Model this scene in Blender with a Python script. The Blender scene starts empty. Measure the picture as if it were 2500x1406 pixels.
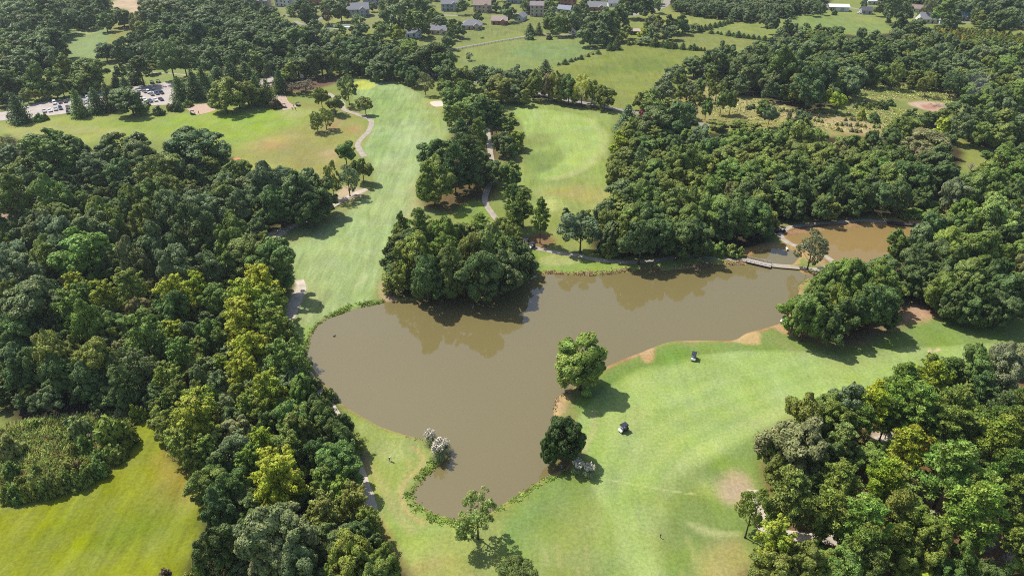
import bpy, bmesh, math, random
import numpy as np
from mathutils import Vector, Matrix, Euler
R_ = math.radians
S = bpy.context.scene
COL = S.collection

# ------------------------------------------------------------------ camera, sky, sun, exposure
CAM_H, PITCH, FPX = 120.0, R_(32.3), 1720.0
cam_data = bpy.data.cameras.new("camera")
cam_data.sensor_width = 36.0
cam_data.lens = 36.0 * FPX / 2500.0
cam_data.clip_start, cam_data.clip_end = 0.5, 6000
cam = bpy.data.objects.new("camera", cam_data)
cam.location = (0, 0, CAM_H)
cam.rotation_euler = (R_(90) - PITCH, 0, 0)
COL.objects.link(cam)
S.camera = cam

SUN_EL, SUN_AZ = R_(56), R_(-52)          # azimuth from +Y, clockwise positive
world = bpy.data.worlds.new("World")
S.world = world
world.use_nodes = True
wn = world.node_tree.nodes
wl = world.node_tree.links
bg = wn["Background"]
sky = wn.new("ShaderNodeTexSky")
sky.sky_type = 'NISHITA'
sky.sun_disc = False
sky.sun_elevation = SUN_EL
sky.sun_rotation = SUN_AZ
sky.altitude = 200
sky.air_density = 1.0
sky.dust_density = 2.0
wl.new(sky.outputs[0], bg.inputs[0])
bg.inputs[1].default_value = 0.13
sun_d = bpy.data.lights.new("sun", 'SUN')
sun_d.energy = 5.0
sun_d.angle = R_(0.5)
sun_d.color = (1.0, 0.955, 0.87)
sun = bpy.data.objects.new("sun", sun_d)
sv = Vector((math.sin(SUN_AZ) * math.cos(SUN_EL), math.cos(SUN_AZ) * math.cos(SUN_EL), math.sin(SUN_EL)))
sun.rotation_euler = sv.to_track_quat('Z', 'Y').to_euler()
sun.location = sv * 400
COL.objects.link(sun)
S.view_settings.view_transform = 'Standard'
S.view_settings.look = 'None'
S.view_settings.exposure = 0.25
S.view_settings.gamma = 1.0
S.view_settings.use_curve_mapping = False
S.render.engine = 'CYCLES'
S.cycles.filter_width = 1.0
S.cycles.max_bounces = 5
S.cycles.diffuse_bounces = 2
S.cycles.glossy_bounces = 2
S.cycles.transmission_bounces = 3
S.cycles.transparent_max_bounces = 4
S.cycles.volume_bounces = 0
S.cycles.caustics_reflective = False
S.cycles.caustics_refractive = False
S.cycles.use_denoising = False

# ------------------------------------------------------------------ helpers
CP, SP = math.cos(PITCH), math.sin(PITCH)
def at(px, py, z=0.0):
    """point at height z seen at photo pixel (2500 wide)"""
    x = (px - 1250.0) / FPX
    y = (py - 703.0) / FPX
    d = (x, CP - y * SP, -SP - y * CP)
    t = (z - CAM_H) / d[2]
    return (d[0] * t, d[1] * t, z)
def scale_at(px, py, z=0.0):
    """photo pixels per metre across the view there"""
    y = (py - 703.0) / FPX
    return FPX * (SP + y * CP) / (CAM_H - z)
def pix(x, y, z):
    dy, dz = y, z - CAM_H
    zc = dy * CP - dz * SP
    yc = -dy * SP - dz * CP
    return (1250 + FPX * x / zc, 703 + FPX * yc / zc)
def lin(c):
    c = np.asarray(c, float) / 255.0
    return np.where(c <= 0.04045, c / 12.92, ((c + 0.055) / 1.055) ** 2.4)

def mesh_obj(name, verts, faces, mat=None, parent=None, smooth=False):
    me = bpy.data.meshes.new(name)
    if isinstance(faces, np.ndarray):
        n, k = faces.shape
        me.vertices.add(len(verts))
        me.vertices.foreach_set("co", np.asarray(verts, np.float32).ravel())
        me.loops.add(n * k)
        me.loops.foreach_set("vertex_index", faces.astype(np.int32).ravel())
        me.polygons.add(n)
        me.polygons.foreach_set("loop_start", np.arange(0, n * k, k, dtype=np.int32))
        me.update(calc_edges=True)
        me.validate()
    else:
        me.from_pydata([tuple(v) for v in verts], [], faces)
        me.update()
    if smooth:
        me.polygons.foreach_set("use_smooth", [True] * len(me.polygons))
    if mat is not None:
        me.materials.append(mat)
    o = bpy.data.objects.new(name, me)
    COL.objects.link(o)
    if parent is not None:
        o.parent = parent
    return o
def empty(name, loc, rz=0.0):
    o = bpy.data.objects.new(name, None)
    o.empty_display_size = 0.5
    o.location = loc
    o.rotation_euler = (0, 0, rz)
    COL.objects.link(o)
    return o
def tag(o, label=None, cat=None, group=None, kind=None):
    if label: o["label"] = label
    if cat: o["category"] = cat
    if group: o["group"] = group
    if kind: o["kind"] = kind
    return o
def copy_tree(o, parent=None):
    c = o.copy()
    COL.objects.link(c)
    if parent is not None:
        c.parent = parent
    for ch in list(o.children):
        copy_tree(ch, c)
    return c

class MB:
    """collects simple solids and builds one mesh object"""
    def __init__(self): self.v, self.f = [], []
    def add(self, vs, fs):
        b = len(self.v)
        self.v += [tuple(q) for q in vs]
        self.f += [tuple(b + i for i in q) for q in fs]
        return self
    def box(self, c, s, rz=0.0, taper=1.0):
        x, y, z = s[0] / 2, s[1] / 2, s[2] / 2
        vs = []
        for k, q in ((-1, 1.0), (1, taper)):
            for a, b in ((-1, -1), (1, -1), (1, 1), (-1, 1)):
                X, Y = a * x * q, b * y * q
                vs.append((c[0] + X * math.cos(rz) - Y * math.sin(rz), c[1] + X * math.sin(rz) + Y * math.cos(rz), c[2] + k * z))
        return self.add(vs, [(0, 3, 2, 1), (4, 5, 6, 7), (0, 1, 5, 4), (1, 2, 6, 5), (2, 3, 7, 6), (3, 0, 4, 7)])
    def tube(self, pts, rads, n=6, caps=True):
        pts = [Vector(p) for p in pts]
        if not hasattr(rads, '__len__'): rads = [rads] * len(pts)
        rings = []
        for i, p in enumerate(pts):
            d = (pts[min(i + 1, len(pts) - 1)] - pts[max(i - 1, 0)]).normalized()
            u = d.cross(Vector((0.31, 0.95, 0.1)))
            if u.length < 1e-3: u = d.cross(Vector((1, 0, 0)))
            u.normalize(); w = d.cross(u)
            rings.append([p + (u * math.cos(2 * math.pi * k / n) + w * math.sin(2 * math.pi * k / n)) * rads[i] for k in range(n)])
        vs = [q for r in rings for q in r]
        fs = []
        for i in range(len(pts) - 1):
            for k in range(n):
                a, b = i * n + k, i * n + (k + 1) % n
                fs.append((a, b, b + n, a + n))
        if caps:
            fs.append(tuple(range(n - 1, -1, -1)))
            fs.append(tuple((len(pts) - 1) * n + k for k in range(n)))
        return self.add(vs, fs)
    def prism(self, prof, x0, x1, axis='x'):
        """extrude a (y,z) profile along x, or an (x,z) profile along y"""
        n = len(prof)
        if axis == 'x':
            vs = [(x0, a, b) for a, b in prof] + [(x1, a, b) for a, b in prof]
        else:
            vs = [(a, x0, b) for a, b in prof] + [(a, x1, b) for a, b in prof]
        fs = [(i, (i + 1) % n, n + (i + 1) % n, n + i) for i in range(n)]
        fs += [tuple(range(n - 1, -1, -1)), tuple(range(n, 2 * n))]
        return self.add(vs, fs)
    def build(self, name, mat, parent=None, smooth=False):
        return mesh_obj(name, self.v, self.f, mat, parent, smooth)

# ------------------------------------------------------------------ materials
def new_mat(name):
    m = bpy.data.materials.new(name)
    m.use_nodes = True
    return m, m.node_tree.nodes, m.node_tree.links, m.node_tree.nodes["Principled BSDF"]
def N(nodes, t, **kw):
    n = nodes.new(t)
    for k, v in kw.items(): setattr(n, k, v)
    return n
def plain(name, rgb, rough=0.6, spec=0.3, metal=0.0, var=0.12, scale=3.0, emit=None):
    m, nd, ln, p = new_mat(name)
    tc = N(nd, "ShaderNodeTexCoord")
    nz = N(nd, "ShaderNodeTexNoise"); nz.inputs["Scale"].default_value = scale; nz.inputs["Detail"].default_value = 4
    ln.new(tc.outputs["Object"], nz.inputs["Vector"])
    mr = N(nd, "ShaderNodeMapRange"); mr.inputs[1].default_value = 0.3; mr.inputs[2].default_value = 0.7
    mr.inputs[3].default_value = 1 - var; mr.inputs[4].default_value = 1 + var
    ln.new(nz.outputs["Fac"], mr.inputs[0])
    vm = N(nd, "ShaderNodeVectorMath", operation='SCALE')
    vm.inputs[0].default_value = rgb
    ln.new(mr.outputs[0], vm.inputs["Scale"])
    ln.new(vm.outputs[0], p.inputs["Base Color"])
    p.inputs["Roughness"].default_value = rough
    p.inputs["Specular IOR Level"].default_value = spec
    p.inputs["Metallic"].default_value = metal
    return m
def leaf_mat(name, use_attr=False, trans=0.24, spec=0.22):
    m, nd, ln, p = new_mat(name)
    if use_attr:
        an = N(nd, "ShaderNodeAttribute", attribute_name="tint")
        if use_attr == 'INSTANCER': an.attribute_type = 'INSTANCER'
        c = an.outputs["Color"]
    else:
        c = N(nd, "ShaderNodeObjectInfo").outputs["Color"]
    geo = N(nd, "ShaderNodeNewGeometry")
    tc = N(nd, "ShaderNodeTexCoord")
    nz = N(nd, "ShaderNodeTexNoise"); nz.inputs["Scale"].default_value = 0.45; nz.inputs["Detail"].default_value = 2
    ln.new(tc.outputs["Object"], nz.inputs["Vector"])
    a = N(nd, "ShaderNodeMapRange"); a.inputs[1].default_value = 0; a.inputs[2].default_value = 1
    a.inputs[3].default_value = 0.78; a.inputs[4].default_value = 1.24
    ln.new(geo.outputs["Random Per Island"], a.inputs[0])
    b = N(nd, "ShaderNodeMapRange"); b.inputs[1].default_value = 0.3; b.inputs[2].default_value = 0.7
    b.inputs[3].default_value = 0.68; b.inputs[4].default_value = 1.34  # clump-scale leaf tone, spread widened to paint lit and shaded clumps into the colour
    ln.new(nz.outputs["Fac"], b.inputs[0])
    ab = N(nd, "ShaderNodeMath", operation='MULTIPLY'); ln.new(a.outputs[0], ab.inputs[0]); ln.new(b.outputs[0], ab.inputs[1])
    v = N(nd, "ShaderNodeVectorMath", operation='SCALE'); ln.new(c, v.inputs[0]); ln.new(ab.outputs[0], v.inputs["Scale"])
    # a touch of yellower and bluer leaves
    hs = N(nd, "ShaderNodeHueSaturation")
    h = N(nd, "ShaderNodeMapRange"); h.inputs[3].default_value = 0.468; h.inputs[4].default_value = 0.522
    h.inputs[1].default_value = 0.25; h.inputs[2].default_value = 0.75
    n2 = N(nd, "ShaderNodeTexNoise"); n2.inputs["Scale"].default_value = 0.28; n2.inputs["Detail"].default_value = 4
    ln.new(tc.outputs["Object"], n2.inputs["Vector"]); ln.new(n2.outputs["Fac"], h.inputs[0]); ln.new(h.outputs[0], hs.inputs["Hue"])
    ln.new(v.outputs[0], hs.inputs["Color"])
    ln.new(hs.outputs[0], p.inputs["Base Color"])
    p.inputs["Roughness"].default_value = 0.5
    p.inputs["Specular IOR Level"].default_value = spec
    tr = N(nd, "ShaderNodeBsdfTranslucent"); ln.new(hs.outputs[0], tr.inputs["Color"])
    mx = N(nd, "ShaderNodeMixShader"); mx.inputs[0].default_value = trans
    ln.new(p.outputs[0], mx.inputs[1]); ln.new(tr.outputs[0], mx.inputs[2])
    ln.new(mx.outputs[0], nd["Material Output"].inputs["Surface"])
    return m
LEAF = leaf_mat("leaf_foliage")
LEAF_STUFF = leaf_mat("woodland_foliage", True)
BARK = plain("bark", (0.10, 0.075, 0.055), 0.9, 0.1, var=0.3, scale=2.0)
BARK_PALE = plain("pale_bark", (0.30, 0.27, 0.24), 0.9, 0.1, var=0.25, scale=2.0)

# ------------------------------------------------------------------ photo layout: waterlines, zones
WZ = -0.4
MAIN = [(975,735),(930,740),(880,752),(845,762),(800,778),(775,795),(762,815),(754,835),(750,862),(757,885),(772,910),(795,940),(825,975),(850,997),(890,1020),(930,1042),(985,1060),(1035,1073),(1060,1085),(1085,1103),(1090,1118),(1076,1132),(1050,1155),(1030,1178),(1012,1200),(1010,1210),(1018,1225),(1040,1243),(1070,1257),(1105,1265),(1150,1266),(1200,1250),(1220,1235),(1245,1220),(1290,1192),(1330,1165),(1365,1150),(1385,1140),(1390,1120),(1378,1085),(1362,1050),(1352,1020),(1354,991),(1365,966),(1393,951),(1430,930),(1473,900),(1510,882),(1561,862),(1610,842),(1647,833),(1709,831),(1789,831),(1823,813),(1866,802),(1911,786),(1928,765),(1942,735),(1951,711),(1948,701),(1971,681),(1996,676),(1960,668),(1945,658),(1880,652),(1876,643),(1931,646),(1945,636),(1954,623),(1940,613),(1903,606),(1880,608),(1860,614),(1840,619),(1832,629),(1830,638),(1820,645),(1790,648),(1750,645),(1725,650),(1700,655),(1660,657),(1620,660),(1580,658),(1540,664),(1500,668),(1460,673),(1400,672),(1350,669),(1310,672),(1285,684),(1200,700),(1100,718),(1020,732)]
UPPER = [(1925,578),(1960,571),(2002,566),(2059,559),(2144,553),(2173,551),(2222,551),(2240,560),(2230,600),(2150,645),(2050,650),(2030,632),(2008,617),(1985,606),(1955,597),(1933,588)]
THIRD = [(2205,532),(2230,528),(2258,526),(2262,535),(2241,545),(2215,542)]
def wpoly(pts, z=0.0): return np.array([at(x, y, z)[:2] for x, y in pts])
def catmull(pts, closed, n=4):
    P = np.array(pts, float); out = []; m = len(P)
    rng = range(m) if closed else range(m - 1)
    for i in rng:
        if closed: a, b, c, d = P[(i - 1) % m], P[i], P[(i + 1) % m], P[(i + 2) % m]
        else: a, b, c, d = P[max(i - 1, 0)], P[i], P[i + 1], P[min(i + 2, m - 1)]
        for k in range(n):
            t = k / n
            out.append(0.5 * ((2 * b) + (-a + c) * t + (2 * a - 5 * b + 4 * c - d) * t * t + (-a + 3 * b - 3 * c + d) * t ** 3))
    if not closed: out.append(P[-1])
    return np.array(out)
def sdist(X, Y, poly):
    """signed distance, negative inside"""
    d2 = np.full(X.shape, 1e18); inside = np.zeros(X.shape, bool)
    m = len(poly)
    for i in range(m):
        ax, ay = poly[i]; bx, by = poly[(i + 1) % m]
        ex, ey = bx - ax, by - ay
        L = ex * ex + ey * ey + 1e-12
        t = np.clip(((X - ax) * ex + (Y - ay) * ey) / L, 0, 1)
        d2 = np.minimum(d2, (X - ax - t * ex) ** 2 + (Y - ay - t * ey) ** 2)
        c = ((ay > Y) != (by > Y)) & (X < ex * (Y - ay) / (ey if abs(ey) > 1e-12 else 1e-12) + ax)
        inside ^= c
    d = np.sqrt(d2)
    return np.where(inside, -d, d)
WATERS = [catmull(wpoly(p, WZ), True, 3) for p in (MAIN, UPPER, THIRD)]

# woodland outlines (photo pixels on the ground): floor colour and fill
WOODS = {
 'left': [(0,355),(60,350),(130,380),(380,385),(440,380),(570,385),(600,425),(700,450),(800,480),(820,505),(640,575),(700,640),(715,700),(690,740),(735,880),(800,975),(862,1060),(875,1150),(905,1240),(958,1350),(985,1440),(470,1440),(500,1300),(495,1220),(440,1130),(385,1030),(335,980),(0,1000)],
 'right': [(1505,310),(1560,285),(1700,320),(1880,335),(2060,335),(2330,350),(2330,440),(2290,520),(2190,525),(2100,528),(1900,545),(1880,575),(1815,622),(1700,620),(1470,625),(1450,570),(1490,500),(1500,440)],
 'topright': [(1720,210),(1700,165),(1760,150),(1850,110),(1960,75),(2100,88),(2240,80),(2500,105),(2500,360),(2440,355),(2350,340),(2385,250),(2330,235),(2200,205),(2100,215),(1990,275),(1900,250)],
 'skyline_right': [(1640,20),(1640,-40),(2010,-40),(2010,22),(1900,40),(1850,50),(1760,42),(1690,32)],
 'corner_right': [(2130,10),(2130,-40),(2600,-40),(2600,70),(2420,62),(2250,30)],
 'frontright': [(1870,1120),(1935,1050),(2090,1010),(2200,960),(2260,940),(2350,985),(2420,960),(2560,900),(2560,1440),(1830,1440),(1890,1330),(1905,1250),(1870,1190)],
 'midright': [(1965,800),(1940,740),(1995,690),(2060,660),(2190,600),(2260,545),(2330,520),(2560,500),(2560,740),(2300,770),(2250,735),(2180,770),(2060,830)],
 'topleft': [(0,-40),(250,-40),(262,20),(235,60),(165,72),(150,110),(165,150),(120,170),(60,205),(40,240),(0,245)],
 'top': [(350,-40),(620,-40),(700,60),(800,90),(1000,110),(1085,128),(1090,180),(1050,195),(900,180),(820,190),(650,195),(560,180),(450,160),(300,155),(260,140),(300,100),(350,60)],
 'topmid': [(1040,-40),(1060,60),(1000,100),(1080,118),(1240,85),(1320,80),(1440,92),(1500,95),(1530,50),(1560,20),(1600,15),(1620,-40)],
 'roadrow': [(1085,200),(1190,205),(1250,225),(1350,250),(1440,268),(1500,268),(1440,240),(1350,205),(1250,175),(1150,172),(1090,180)],
}
# ------------------------------------------------------------------ ground
def vnoise(X, Y, s, seed=0):
    x, y = np.asarray(X) / s, np.asarray(Y) / s
    xi, yi = np.floor(x).astype(np.int64), np.floor(y).astype(np.int64)
    fx, fy = x - xi, y - yi
    fx, fy = fx * fx * (3 - 2 * fx), fy * fy * (3 - 2 * fy)
    def h(a, b):
        n = (a * 374761393 + b * 668265263 + seed * 1442695041) & 0xffffffff
        n = ((n ^ (n >> 13)) * 1274126177) & 0xffffffff
        return ((n ^ (n >> 16)) & 0xffff) / 65535.0
    return (h(xi, yi) * (1 - fx) + h(xi + 1, yi) * fx) * (1 - fy) + (h(xi, yi + 1) * (1 - fx) + h(xi + 1, yi + 1) * fx) * fy
def fbm(X, Y, s, seed=0, o=4):
    r = 0; a = 0.5; t = 0
    for k in range(o):
        r = r + a * vnoise(X, Y, s / 2 ** k, seed + k * 17); t += a; a *= 0.55
    return r / t
def sstep(a, b, x):
    t = np.clip((x - a) / (b - a), 0, 1)
    return t * t * (3 - 2 * t)
ALB = 1.80                                    # one constant turns a sunlit picture colour into a base colour
def alb(c): return lin(c) / ALB * np.array([1.05, 1.0, .92])

NU, U = 820, np.linspace(-1.45, 1.45, 820)
ys = [-250., -180, -120, -70, -30, 0, 25, 45, 60, 70]
y = 76.0
while y < 760:
    ys.append(y); y += max(0.5, 0.0000062 * y * y + 0.0026 * y)
while y < 3000:
    ys.append(y); y *= 1.06
YS = np.array(ys)
GY = np.repeat(YS[:, None], NU, 1)
HW = np.maximum(0.74 * YS + 40, 125)
GX = U[None, :] * HW[:, None]
wx = GX + (fbm(GX, GY, 9, 5) - 0.5) * 3.0
wy = GY + (fbm(GX, GY, 9, 9) - 0.5) * 3.0

col = np.empty(GX.shape + (3,)); col[:] = alb((146, 160, 84))
dryness = fbm(GX, GY, 60, 31)
mixd = sstep(0.50, 0.72, dryness)[..., None] * 0.55
col = col * (1 - mixd) + alb((165, 158, 98)) * mixd
grain = np.zeros(GX.shape)                    # how rough or wispy the surface is
def near(poly, pad):
    lo, hi = poly.min(0) - pad, poly.max(0) + pad
    r = np.where((YS > lo[1]) & (YS < hi[1]))[0]
    if len(r) == 0: return None
    r0, r1 = r[0], r[-1] + 1
    return r0, r1, lo, hi
def paint(pts, c, edge=1.5, amt=1.0, warp=True, g=None, smooth=3, blot=None):
    poly = catmull(wpoly(pts), True, smooth) if smooth else wpoly(pts)
    w = near(poly, edge * 3 + 4)
    if w is None: return
    r0, r1 = w[0], w[1]
    x, yv = (wx, wy) if warp else (GX, GY)
    x, yv = x[r0:r1], yv[r0:r1]
    sel = (x > w[2][0]) & (x < w[3][0])
    if not sel.any(): return
    sd = np.full(x.shape, 1e3)
    sd[sel] = sdist(x[sel], yv[sel], poly)
    m = (1 - sstep(-edge, edge, sd)) * amt
    if blot is not None:
        m = m * sstep(blot[1], blot[2], fbm(x, yv, blot[0], 77))
    m = m[..., None]
    col[r0:r1] = col[r0:r1] * (1 - m) + alb(c) * m
    if g is not None:
        grain[r0:r1] = grain[r0:r1] * (1 - m[..., 0]) + g * m[..., 0]
def ell(cx, cy, rx, ry, n=20):
    return [(cx + rx * math.cos(2 * math.pi * k / n), cy + ry * math.sin(2 * math.pi * k / n)) for k in range(n)]
def ribbon(pts, half, c, edge=0.6, amt=1.0, warp=False, blot=None):
    """worn strip along a line"""
    P = catmull(wpoly(pts), False, 4)
    T = np.gradient(P, axis=0); T /= np.linalg.norm(T, axis=1)[:, None]
    Nn = np.stack([-T[:, 1], T[:, 0]], 1)
    poly = np.concatenate([P + Nn * half, (P - Nn * half)[::-1]])
    w = near(poly, 3)
    r0, r1 = w[0], w[1]
    x, yv = (wx, wy) if warp else (GX, GY)
    x, yv = x[r0:r1], yv[r0:r1]
    sel = (x > w[2][0]) & (x < w[3][0])
    sd = np.full(x.shape, 1e3); sd[sel] = sdist(x[sel], yv[sel], poly)
    m = (1 - sstep(-edge, edge, sd)) * amt
    if blot is not None: m = m * sstep(blot[1], blot[2], fbm(x, yv, blot[0], 78))
    m = m[..., None]
    col[r0:r1] = col[r0:r1] * (1 - m) + alb(c) * m

# fields beyond the course
FIELD = (140, 156, 84)
paint([(1085,122),(1250,97),(1380,93),(1490,98),(1480,115),(1350,166),(1290,180),(1150,165),(1100,145)], (142,160,92), 3, g=.6)
paint([(1090,125),(1200,108),(1280,120),(1200,135),(1120,140)], (150,158,90), 8, 0.6)
paint([(1250,120),(1380,108),(1440,118),(1360,145),(1280,140)], (128,158,100), 10, 0.6)
paint([(1350,182),(1420,150),(1545,111),(1720,125),(1695,160),(1650,200),(1590,245),(1530,262),(1490,240),(1420,200)], (138,152,74), 3, g=.7)
paint([(1440,175),(1560,140),(1650,160),(1560,185),(1470,200)], (122,142,68), 8, 0.7)
paint([(1430,195),(1600,170),(1640,200),(1560,240),(1500,235)], (150,160,78), 8, 0.6)
paint([(1605,96),(1700,78),(1875,100),(1810,118),(1720,121)], (142,152,84), 3, g=.7)
paint([(1735,68),(1830,52),(1925,92),(1850,92)], (146,160,86), 3, g=.7)
paint([(1540,52),(1620,25),(1785,44),(1720,64),(1600,70)], (150,160,86), 3, g=.7)
paint([(1890,38),(1980,27),(2100,42),(2180,62),(2120,82),(2020,76),(1930,62)], (140,162,90), 3, g=.7)
paint([(2030,22),(2250,40),(2420,58),(2400,68),(2250,62),(2130,62),(2060,45)], (150,165,92), 4)
paint([(620,-30),(1050,-30),(1060,40),(850,75),(700,60)], (150,158,100), 6)
paint([(1230,-30),(1630,-30),(1600,10),(1430,40),(1250,50)], (146,160,88), 6)
paint([(800,42),(850,35),(880,52),(850,70),(790,66)], (160,165,95), 3)
paint([(262,14),(310,-8),(345,-2),(343,30),(322,34),(305,22)], (212,192,164), 2.5)
# savanna, orchard and clearings on the right
paint([(1680,190),(1780,215),(1960,265),(2090,290),(2240,300),(2330,300),(2150,330),(2060,345),(1980,330),(1860,318),(1740,310),(1650,262)], (164,160,98), 5, g=.8)
paint([(1680,200),(1790,225),(1900,245),(1960,280),(1830,280),(1720,250)], (176,170,116), 6, .8)
paint([(1890,266),(2000,280),(2100,292),(2170,305),(2110,328),(2000,308),(1900,285)], (190,174,128), 3, g=.8)
paint([(1660,260),(1760,265),(1850,290),(1800,310),(1700,300)], (172,170,112), 5, .6, blot=(14, .4, .6))
paint([(2050,240),(2140,203),(2250,206),(2370,225),(2360,262),(2300,292),(2150,300),(2060,275)], (142,156,84), 4, g=.8)
paint([(2065,255),(2150,235),(2300,235),(2300,243),(2150,246),(2080,262)], (164,165,100), 3, .8)
paint([(2215,252),(2255,247),(2318,255),(2292,268),(2300,280),(2270,272),(2235,262)], (214,186,166), 1.6)
paint([(2245,256),(2290,256),(2285,268),(2260,265)], (186,142,122), 1.5, .9)
paint([(2328,352),(2520,335),(2520,392),(2420,405),(2345,405)], (152,162,84), 3)
# old fields and lawns top left
paint([(150,80),(190,66),(262,70),(270,85),(250,120),(245,150),(200,155),(160,148),(165,110)], (150,172,112), 2.5, g=.3)
paint(ell(213,76,26,8), (176,190,120), 1.5)
paint([(160,148),(240,150),(330,155),(480,155),(500,180),(420,205),(330,205),(250,175),(190,165)], (152,170,100), 3)
paint([(30,205),(200,215),(190,245),(60,262),(0,265),(0,240)], (150,164,96), 3)
# practice range
RANGE = [(0,303),(85,292),(180,281),(300,284),(440,277),(620,258),(700,262),(760,262),(840,275),(885,292),(880,340),(850,390),(800,445),(640,425),(560,400),(570,360),(440,340),(60,360),(0,355)]
paint(RANGE, (160,174,92), 3, g=.35)
paint([(420,285),(560,268),(690,268),(705,280),(720,300),(640,345),(560,350),(480,320),(400,300)], (156,184,72), 9, .9)
paint([(160,300),(350,295),(420,310),(400,330),(250,330),(120,325)], (152,178,74), 8, .7)
paint([(0,308),(120,302),(300,310),(300,325),(100,335),(0,345)], (178,180,112), 6, .7, blot=(18, .35, .6))
paint([(680,270),(740,268),(770,275),(730,290),(690,288)], (172,184,108), 3, .9)
paint([(640,335),(720,312),(830,282),(885,300),(878,340),(850,385),(800,440),(660,420),(590,400),(620,360)], (164,164,94), 7, .85)
paint([(690,345),(760,345),(840,380),(800,410),(700,380)], (160,154,98), 8, .6)
paint([(600,350),(700,330),(720,345),(620,372)], (190,178,110), 6, .6)
paint([(575,385),(650,395),(700,410),(650,418),(590,402)], (180,186,92), 4, .7)
paint([(780,375),(830,365),(820,395),(800,390)], (196,176,128), 3, .7)
paint([(800,300),(830,290),(826,310),(806,318)], (180,146,110), 3, .6)
paint([(850,312),(880,308),(876,322),(856,322)], (192,158,112), 3, .7)
paint([(640,345),(700,352),(670,366),(640,362)], (184,152,104), 4, .5)
# roadside dark ground behind the range trees
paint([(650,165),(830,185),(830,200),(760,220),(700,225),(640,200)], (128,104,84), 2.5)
paint([(800,176),(840,180),(836,192),(812,192)], (204,172,142), 1.5)
paint([(860,165),(905,165),(950,180),(1000,190),(900,186)], (160,130,110), 3, .8)
# centre fairway
FW = [(868,212),(905,190),(960,198),(1000,218),(1040,240),(1085,292),(1092,325),(1050,375),(1018,440),(1005,520),(968,560),(945,620),(925,700),(900,738),(840,748),(785,788),(752,850),(732,835),(722,745),(722,690),(702,600),(690,575),(770,535),(850,500),(915,462),(912,400),(880,365),(905,320),(900,285),(868,250)]
paint(FW, (164,188,124), 2.2, g=1.0)
paint([(1010,240),(1060,255),(1088,300),(1090,330),(1060,330),(1030,280)], (160,178,100), 5, .8)
paint([(880,230),(960,225),(1000,260),(985,290),(930,300),(890,280)], (148,176,100), 8, .7)
paint([(930,330),(1000,300),(1060,310),(1040,370),(1010,430),(950,440),(920,390)], (174,196,138), 12, .7)
paint([(720,640),(800,590),(900,520),(985,470),(1000,500),(950,560),(860,640),(760,700)], (176,196,134), 12, .55)
paint([(900,350),(945,330),(960,360),(930,385)], (134,168,96), 7, .6)
paint([(1010,450),(1035,500),(1020,560),(985,560),(1000,500)], (190,186,132), 5, .7)
paint([(690,575),(770,540),(850,502),(870,510),(780,560),(710,600)], (160,166,102), 4, .8)
paint([(722,700),(760,690),(800,720),(770,770),(735,800)], (176,186,124), 7, .6)
paint(ell(888,208,29,11.5), (196,208,100), 1.0, warp=False)
ribbon([(860,705),(880,690),(893,672)], 0.8, (190,200,150), .7, .7)
paint([(930,690),(965,688),(975,735),(938,738)], (204,180,150), 2, .95, g=1.0)
paint([(1040,250),(1060,244),(1095,250),(1092,265),(1055,266)], (184,184,108), 2, .9)
# fairway two, beyond the pines
FW2 = [(1175,228),(1240,235),(1330,252),(1420,270),(1500,282),(1490,330),(1485,400),(1498,450),(1500,500),(1440,530),(1380,560),(1330,580),(1300,520),(1290,470),(1240,430),(1290,380),(1285,300),(1230,260)]
paint(FW2, (154,174,94), 3, g=.7)
paint([(1250,262),(1330,268),(1430,285),(1465,318),(1472,360),(1445,400),(1375,432),(1330,440),(1318,428),(1350,410),(1375,390),(1372,365),(1350,350),(1290,340),(1275,300)], (170,196,110), 1.2, .95, warp=False, g=.6)
ribbon([(1330,437),(1380,430),(1440,402),(1468,370),(1474,335),(1460,310),(1430,290)], 2.2, (186,198,126), 1.3, .7)
paint([(1285,380),(1350,372),(1372,385),(1340,415),(1290,420)], (132,156,82), 3, .8)
paint([(1290,325),(1350,330),(1345,350),(1290,355)], (140,150,84), 5, .6)
paint([(1320,470),(1400,455),(1450,462),(1440,490),(1380,485)], (178,166,104), 7, .75)
paint([(1440,470),(1500,460),(1500,500),(1450,520)], (178,168,102), 6, .6)
paint(ell(1352,498,38,19), (168,184,106), 1.2, warp=False)
paint(ell(1348,500,25,14), (186,198,118), .8, warp=False)
paint([(1310,545),(1360,520),(1420,560),(1430,600),(1330,600)], (158,170,92), 4)
# strip between the wood and the pond
paint([(1290,612),(1340,614),(1420,630),(1560,648),(1700,630),(1820,632),(1822,645),(1700,655),(1560,662),(1400,670),(1300,670)], (150,176,84), 1.6, g=.5)
paint(ell(1366,635,52,13), (176,188,112), .8, warp=False)
paint([(1655,630),(1760,628),(1810,636),(1720,642)], (160,178,92), 2)
paint([(1790,585),(1880,560),(1905,580),(1900,605),(1830,622)], (120,140,84), 2)
paint([(1818,618),(1850,605),(1882,598),(1882,608),(1835,625)], (196,140,106), 1.0)
paint([(1890,596),(1930,603),(1952,616),(1940,618),(1900,608)], (196,158,112), .8)
paint([(1935,585),(2000,600),(2035,630),(2005,650),(1960,630)], (190,172,128), 1.5)
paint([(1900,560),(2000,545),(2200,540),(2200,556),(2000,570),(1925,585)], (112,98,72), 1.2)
paint([(2230,480),(2330,505),(2300,535),(2230,530)], (146,160,84), 2)
paint([(2240,520),(2330,520),(2330,545),(2270,545)], (176,110,84), 1.5)
paint([(1950,702),(1972,684),(2010,678),(2080,700),(2100,730),(1960,740)], (150,176,96), 1)
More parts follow.
